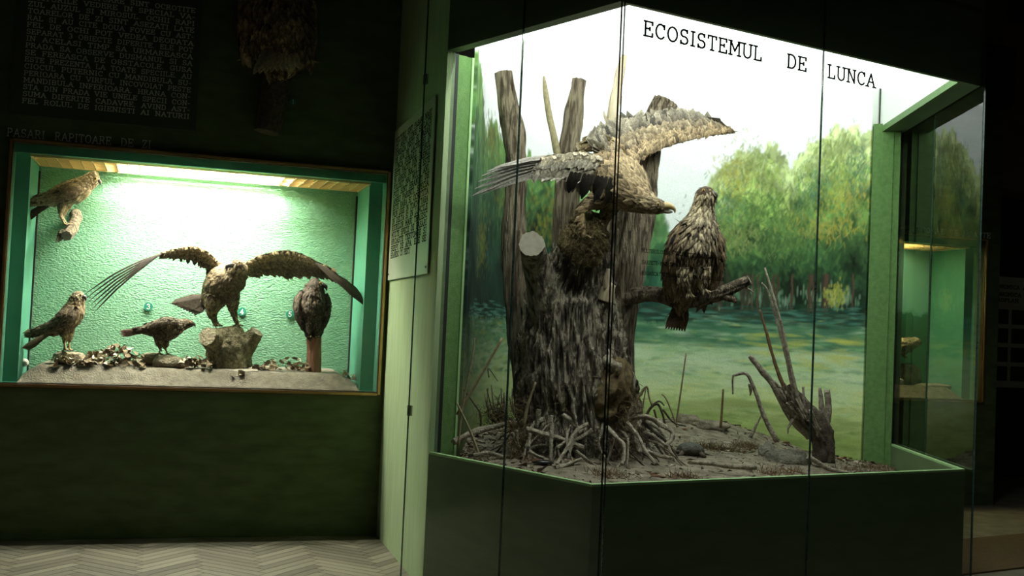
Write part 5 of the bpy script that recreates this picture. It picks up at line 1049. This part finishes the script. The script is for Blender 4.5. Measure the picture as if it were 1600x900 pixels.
# dead leaves in piles
leaf_meshes = []
for k in range(5):
    mb = MB(); rl = random.Random(k); n_ = 6; vs = []
    for i in range(n_ + 1):
        t = i / n_; w = .42 * math.sin(math.pi * min(1, t * .93 + .05)) * (1 + .25 * (i % 2)); cu = .35 * math.sin(t * math.pi * 1.3 + k)
        vs += [(t - .5, w, cu * .5 + .28 * w * (1 + .4 * rl.random())), (t - .5, 0, cu * .5), (t - .5, -w, cu * .5 + .28 * w * (1 + .6 * rl.random()))]
    mb.add(vs, [f for i in range(n_) for f in ((3*i, 3*i+1, 3*i+4, 3*i+3), (3*i+1, 3*i+2, 3*i+5, 3*i+4))]); leaf_meshes.append(mb.mesh('leaf', [M['leaf']], True))
pale_mesh = leaf_meshes[0].copy(); pale_mesh.materials.clear(); pale_mesh.materials.append(M['leaf_pale'])
def pile(label, x0, x1, y0, y1, n_, seed, F=A, wr=(.18, .45), peak=.5, size=(.03, .06)):
    rl = random.Random(seed); base = F((x0 + x1) / 2, y1, sum(wr) / 2); t = thing('leaf_pile', label, 'leaf pile', base, 'dead leaf piles in the lit case')
    for k in range(n_):
        x = rl.uniform(x0, x1); w = rl.uniform(*wr); e = 1 - abs((x - x0) / (x1 - x0) - peak) * 1.5; p = F(x, y1, w); u = (p[:2] - OA) @ TA
        z0 = slab_h(u, w, -2.40, -.15); hmax = max(.012, (y1 - y0) * .0043 * max(.15, e)); p[2] = z0 + .006 + rl.random() * hmax
        o = bpy.data.objects.new('leaf', pale_mesh if rl.random() < .22 else leaf_meshes[rl.randrange(5)]); COL.objects.link(o); o.parent = t
        s_ = rl.uniform(*size); o.location = tuple(p - base); o.rotation_euler = (rl.uniform(-1, 1), rl.uniform(-.8, .8), rl.uniform(0, 6.28)); o.scale = (s_, s_ * rl.uniform(.7, 1.2), s_)
    return t
pile('large heap of curled dead leaves between the brown hawk and the sparrowhawk', 112, 226, 548, 580, 200, 1, peak=.62, wr=(.16, .42))
pile('few dead leaves round the flat stone at the left', 80, 118, 560, 578, 18, 2, wr=(.12, .24))
pile('small dead leaf heap between sparrowhawk boulder and forked stump', 276, 332, 558, 580, 48, 3, wr=(.16, .34))
pile('dead leaves right of the forked stump up to the reddish post', 396, 482, 563, 586, 70, 4, wr=(.18, .42), peak=.6)
pile('little leaf bunch beside the right side panel', 536, 560, 568, 584, 12, 5, wr=(.20, .34))
pile('two pale star shaped leaves on the sand before the stump', 362, 384, 581, 588, 4, 6, wr=(.10, .14))
# number discs
def disc(px, py, ch, w, r, label, F=A, nn=NA):
    p = F(px, py, w); t = thing('number_disc', label, 'number disc', p, 'numbered discs'); mb = MB(); n3 = np.array([nn[0], nn[1], 0])
    mb.tube([p + n3 * .004, p - n3 * .004], [r, r], 28, hint=(0, 0, 1)); mb.obj('plate', M['disc'], t)
    h = r * 1.15; x0 = -G[ch][0] * h / 2; mb = MB(); glyph(mb, ch, 0, lambda x, y, d: tuple(p - n3 * (.0055 + d) + np.array([TA[0], TA[1], 0]) * (x + x0) + np.array([0, 0, y - h / 2])), h, .18); mb.obj('numeral', M['white_text'], t)
disc(232, 479, '3', .643, .030, 'green disc with a white 3 above the sparrowhawk'); disc(378, 487, '4', .643, .030, 'green disc with a white 4 right of the spread eagle')
disc(453, 491, '5', .643, .030, 'green disc with a white 5 left of the falcon'); disc(458, 159, '1', -.004, .022, 'dark green disc with a white 1 beside the wall stub')
# wall lettering, text board
def mapA(px, py, w):
    p = A(px, py, w); return lambda x, y, d: (p[0] + TA[0]*x - NA[0]*d, p[1] + TA[1]*x - NA[1]*d, p[2] + y)
def wall_title(words, F0, z, h, label, st=.10):
    t = thing('wall_lettering', label, 'lettering', F0(words[0][1], -.001, z))
    for s, u0, u1 in words:
        k = (u1 - u0) / (text_width(s) * h); X = 0.0
        for ch in s:
            mb = MB(); glyph(mb, ch, X, lambda x, y, d: F0(u0 + x * k, -.0015 - d, z + y), h, st, .003); mb.obj('letter', M['grey_text'], t); X += G[ch][0] + .12
wall_title((('PASARI', -2.535, -2.31), ('RAPITOARE', -2.25, -1.905), ('DE', -1.845, -1.765), ('ZI', -1.71, -1.655)), FA, 2.592, .050, 'grey letters PASARI RAPITOARE DE ZI over the lit case')
wall_title((('PASARI', -1.35, -1.02), ('RAPITOARE', -.96, -.50), ('DE', -.44, -.34), ('NOAPTE', -.28, .045)), FC, 2.592, .050, 'grey letters PASARI RAPITOARE DE NOAPTE over the distant case')
tb_ = thing('text_board', 'dark wall board with many grey text lines above the case', 'sign', FA(-1.95, -.02, 2.735))
mb = MB(); mb.box((-2.53, -.018, 2.735), (-1.375, -.002, 3.75), FA); mb.obj('board', M['acrylic'], tb_)
LN = ['PASARILE RAPITOARE SINT OCROTITE', 'SIMTURILE VEDERE IN SPECIAL VA-', 'ZUL AUZUL SI MIROSUL. OCHII RAPI', 'TOARELOR DE ZI SINT ASEZATI LATE', 'RAL SI AU CITE DOUA FOVEE CU AST-', 'FEL DE OCHI POT VEDEA DEODATA', 'SEPARAT 3 OBIECTE DIFERITE. ELE POT', 'IN ACELASI TIMP SA URMAREASCA', 'PRADA SA OBSERVE DUSMANUL SI SA', 'SE FEREASCA DE OBSTACOLE. GUSA', 'ESTE PREZENTA LA TOATE SPECIILE. AU', 'CIOCUL PUTERNIC CU MANDIBULA SU-', 'PERIOARA CU VIRFUL INCOVOIAT PESTE', 'MANDIBULA INFERIOARA. HRANA CON-', 'STA DIN PRADA VIE UNELE SPECII CON-', 'SUMA DIFERITE CADAVRE, AVIND AST-', 'FEL ROLUL DE IGIENISTI AI NATURII']
for k, s in enumerate(LN):
    z = 2.812 + (len(LN) - 1 - k) * .0452
    text_line(s, lambda x, y, d, z=z: FA(-2.455 + x, -.0195, z + y), .030, .13, 1.035).obj('text_line', M['grey_text'], tb_)['kind'] = 'stuff'
for u_ in (-2.50, -1.41):
    mb = MB(); mb.tube([FA(u_, -.018, 2.77), FA(u_, -.023, 2.77)], [.006, .005], 10, hint=(0, 0, 1)); mb.obj('screw', M['steel'], tb_)
limbA(None, 'wall_stub', [(434,112,20,-.12),(430,140,21,-.11),(425,170,21,-.10),(417,207,20,-.10)], M['root_dark'], 30, 40, .12, M['root_dark'], 4, 6, 8, tagd=('dark bark covered stub on the wall carrying the shaggy bird', 'log'))
# acrylic text sheet on the side wall
pb = thing('acrylic_text_sheet', 'clear plastic text sheet on the green side wall beside the vitrine', 'sign', (*(OA + tB * .7 - nB * .02), 1.80))
def FB(s, w, z): return (OA[0] + tB[0]*s - nB[0]*w, OA[1] + tB[1]*s - nB[1]*w, z)
M['sheet'] = mat('pale_plastic_sheet', (0.50, 0.57, 0.42), 0.30, (0.54, 0.61, 0.45), 4, spec=0.2)
mb = MB(); mb.box((.05, .010, 1.80), (1.40, .016, 2.86), lambda s, w, z: FB(s, w, z)); bm_o = mb.obj('sheet', M['sheet'], pb)
M['sheet_text'] = mat('engraved_text', (0.03, 0.035, 0.025), 0.9, spec=0.0)
LB = ['VULTURII SINT PASARI MARI', 'CU ARIPI LUNGI SI LATE', 'VINEAZA PESTI SI PASARI', 'DE APA PE LACURI SI IN', 'LUNCA DUNARII. CUIBUL', 'ESTE FACUT DIN CRENGI', 'IN ARBORI INALTI SI ESTE', 'FOLOSIT MAI MULTI ANI.', 'PUII SINT HRANITI DE', 'AMBII PARINTI. SPECIA', 'ESTE RARA SI OCROTITA', 'PRIN LEGE IN TOATA TARA', 'IN DELTA SI IN LUNCILE', 'RIURILOR MARI TRAIESC', 'MULTE SPECII DE PASARI', 'BROASTE TESTOASE SI', 'SERPI DE APA. ELE SE', 'HRANESC CU PESTI']
for k, s in enumerate(LB):
    z = 2.76 - k * .0475
    text_line(s, lambda x, y, d, z=z: FB(.12 + x, .0165, z + y), .035, .22, 1.2 if k < 17 else .7).obj('text_line', M['sheet_text'], pb)['kind'] = 'stuff'
for s_ in (.09, 1.36):
    mb = MB(); mb.tube([FB(s_, .010, 1.84), FB(s_, .022, 1.84)], [.007, .006], 10, hint=(0, 0, 1)); mb.obj('screw', M['steel'], pb)

# ------------------------------------------------------------------ far case content and the hall on the right
slab(FC, -2.40, -.15, 'pale plaster ground in the distant case')
rock('far_rock', on_plane(1412, 604, OC + NA*.36, NA), (.16, .12, .115), M['stone'], 'brown rock under the pale owl in the distant case', 'rock', 4, .8)
rock('far_rock', on_plane(1400, 606, OC + NA*.25, NA), (.07, .06, .05), M['white_stone'], 'small pale rock beside the brown rock in the distant case', 'rock', 5, .8)
rock('far_rock', on_plane(1455, 610, OC + NA*.25, NA), (.22, .09, .035), M['stone'], 'long low stone at the front of the distant case', 'rock', 7, .7)
# recess at the end of the far wall
mb = MB(); mb.box((-.13, -.16, 3.90), (.15, .0, 4.46), FC); mb.box((-.09, -.17, 3.86), (.11, -.005, 3.90), FC); structure(mb.obj('trim_1', M['dark']), 'dark boxed beam end on the far wall corner')
mb = MB(); mb.box((.17, 1.9, 0), (4.5, 2.0, HW), FC); structure(mb.obj('wall_recess', M['dark']), 'black back wall of the arched niche')
mb = MB(); N_ = 24
for i in range(N_):
    u0, u1 = .17 + 4.0 * i / N_, .17 + 4.0 * (i + 1) / N_
    zf = lambda u: 3.32 - .10 * ((u - 1.1) / .9) ** 2 if u < 3.4 else 0.0
    z0, z1 = max(zf(u0), 0), max(zf(u1), 0)
    mb.add([FC(u0, 1.2, z0), FC(u1, 1.2, z1), FC(u1, 1.2, HW), FC(u0, 1.2, HW), FC(u0, 1.5, z0), FC(u1, 1.5, z1), FC(u1, 1.5, HW), FC(u0, 1.5, HW)], [(0,1,2,3), (0,4,5,1), (5,4,7,6), (3,2,6,7)])
structure(mb.obj('wall_arch', M['brownwall']), 'brown upper wall with a wide dark arch')
po = thing('photo_poster', 'grey poster with dark photographs hanging in the dark niche', 'poster', FC(2.1, 1.86, 1.08))
M['poster'] = mat('grey_poster_paper', (0.75, 0.75, 0.66), 0.7)
mb = MB(); mb.box((1.55, 1.855, 1.06), (2.75, 1.875, 2.38), FC); mb.obj('sheet', M['poster'], po)
pm = [mat('dark_photo_print', c1, .4, c2, 12) for c1, c2 in (((.01,.015,.01), (.04,.05,.02)), ((.02,.025,.05), (.10,.07,.03)), ((.01,.01,.01), (.05,.035,.02)), ((.015,.02,.01), (.07,.06,.03)))]
for r in range(4):
    for c in range(3):
        mb = MB(); u0 = 1.66 + c * .37; z0 = 1.14 + r * .225; mb.box((u0, 1.850, z0), (u0 + .32, 1.856, z0 + .175), FC); mb.obj('photo_print', pm[(r + c) % 4], po)
for s, z, wd in (('ECONOMICA A BRA', 2.24, .72), ('ECONOMICA A PE', 2.15, .70), ('EUROPLAN', 2.08, .42)):
    text_line(s, lambda x, y, d, z=z: FC(1.70 + x, 1.8535, z + y), .042, .2, wd).obj('text_line', M['black_text'], po)['kind'] = 'stuff'
rp = np.array([3.06, 7.27]); mb = MB(); mb.prism([tuple(rp), tuple(rp + dR * 3.0), tuple(rp + dR * 3.0 - NR * .87), tuple(rp - NR * .87)], -.004, .008)
tag(mb.obj('floor_runner', M['rug'], None, loc=(*rp, 0)), 'brown carpet runner on the floor beyond the vitrine', 'rug')
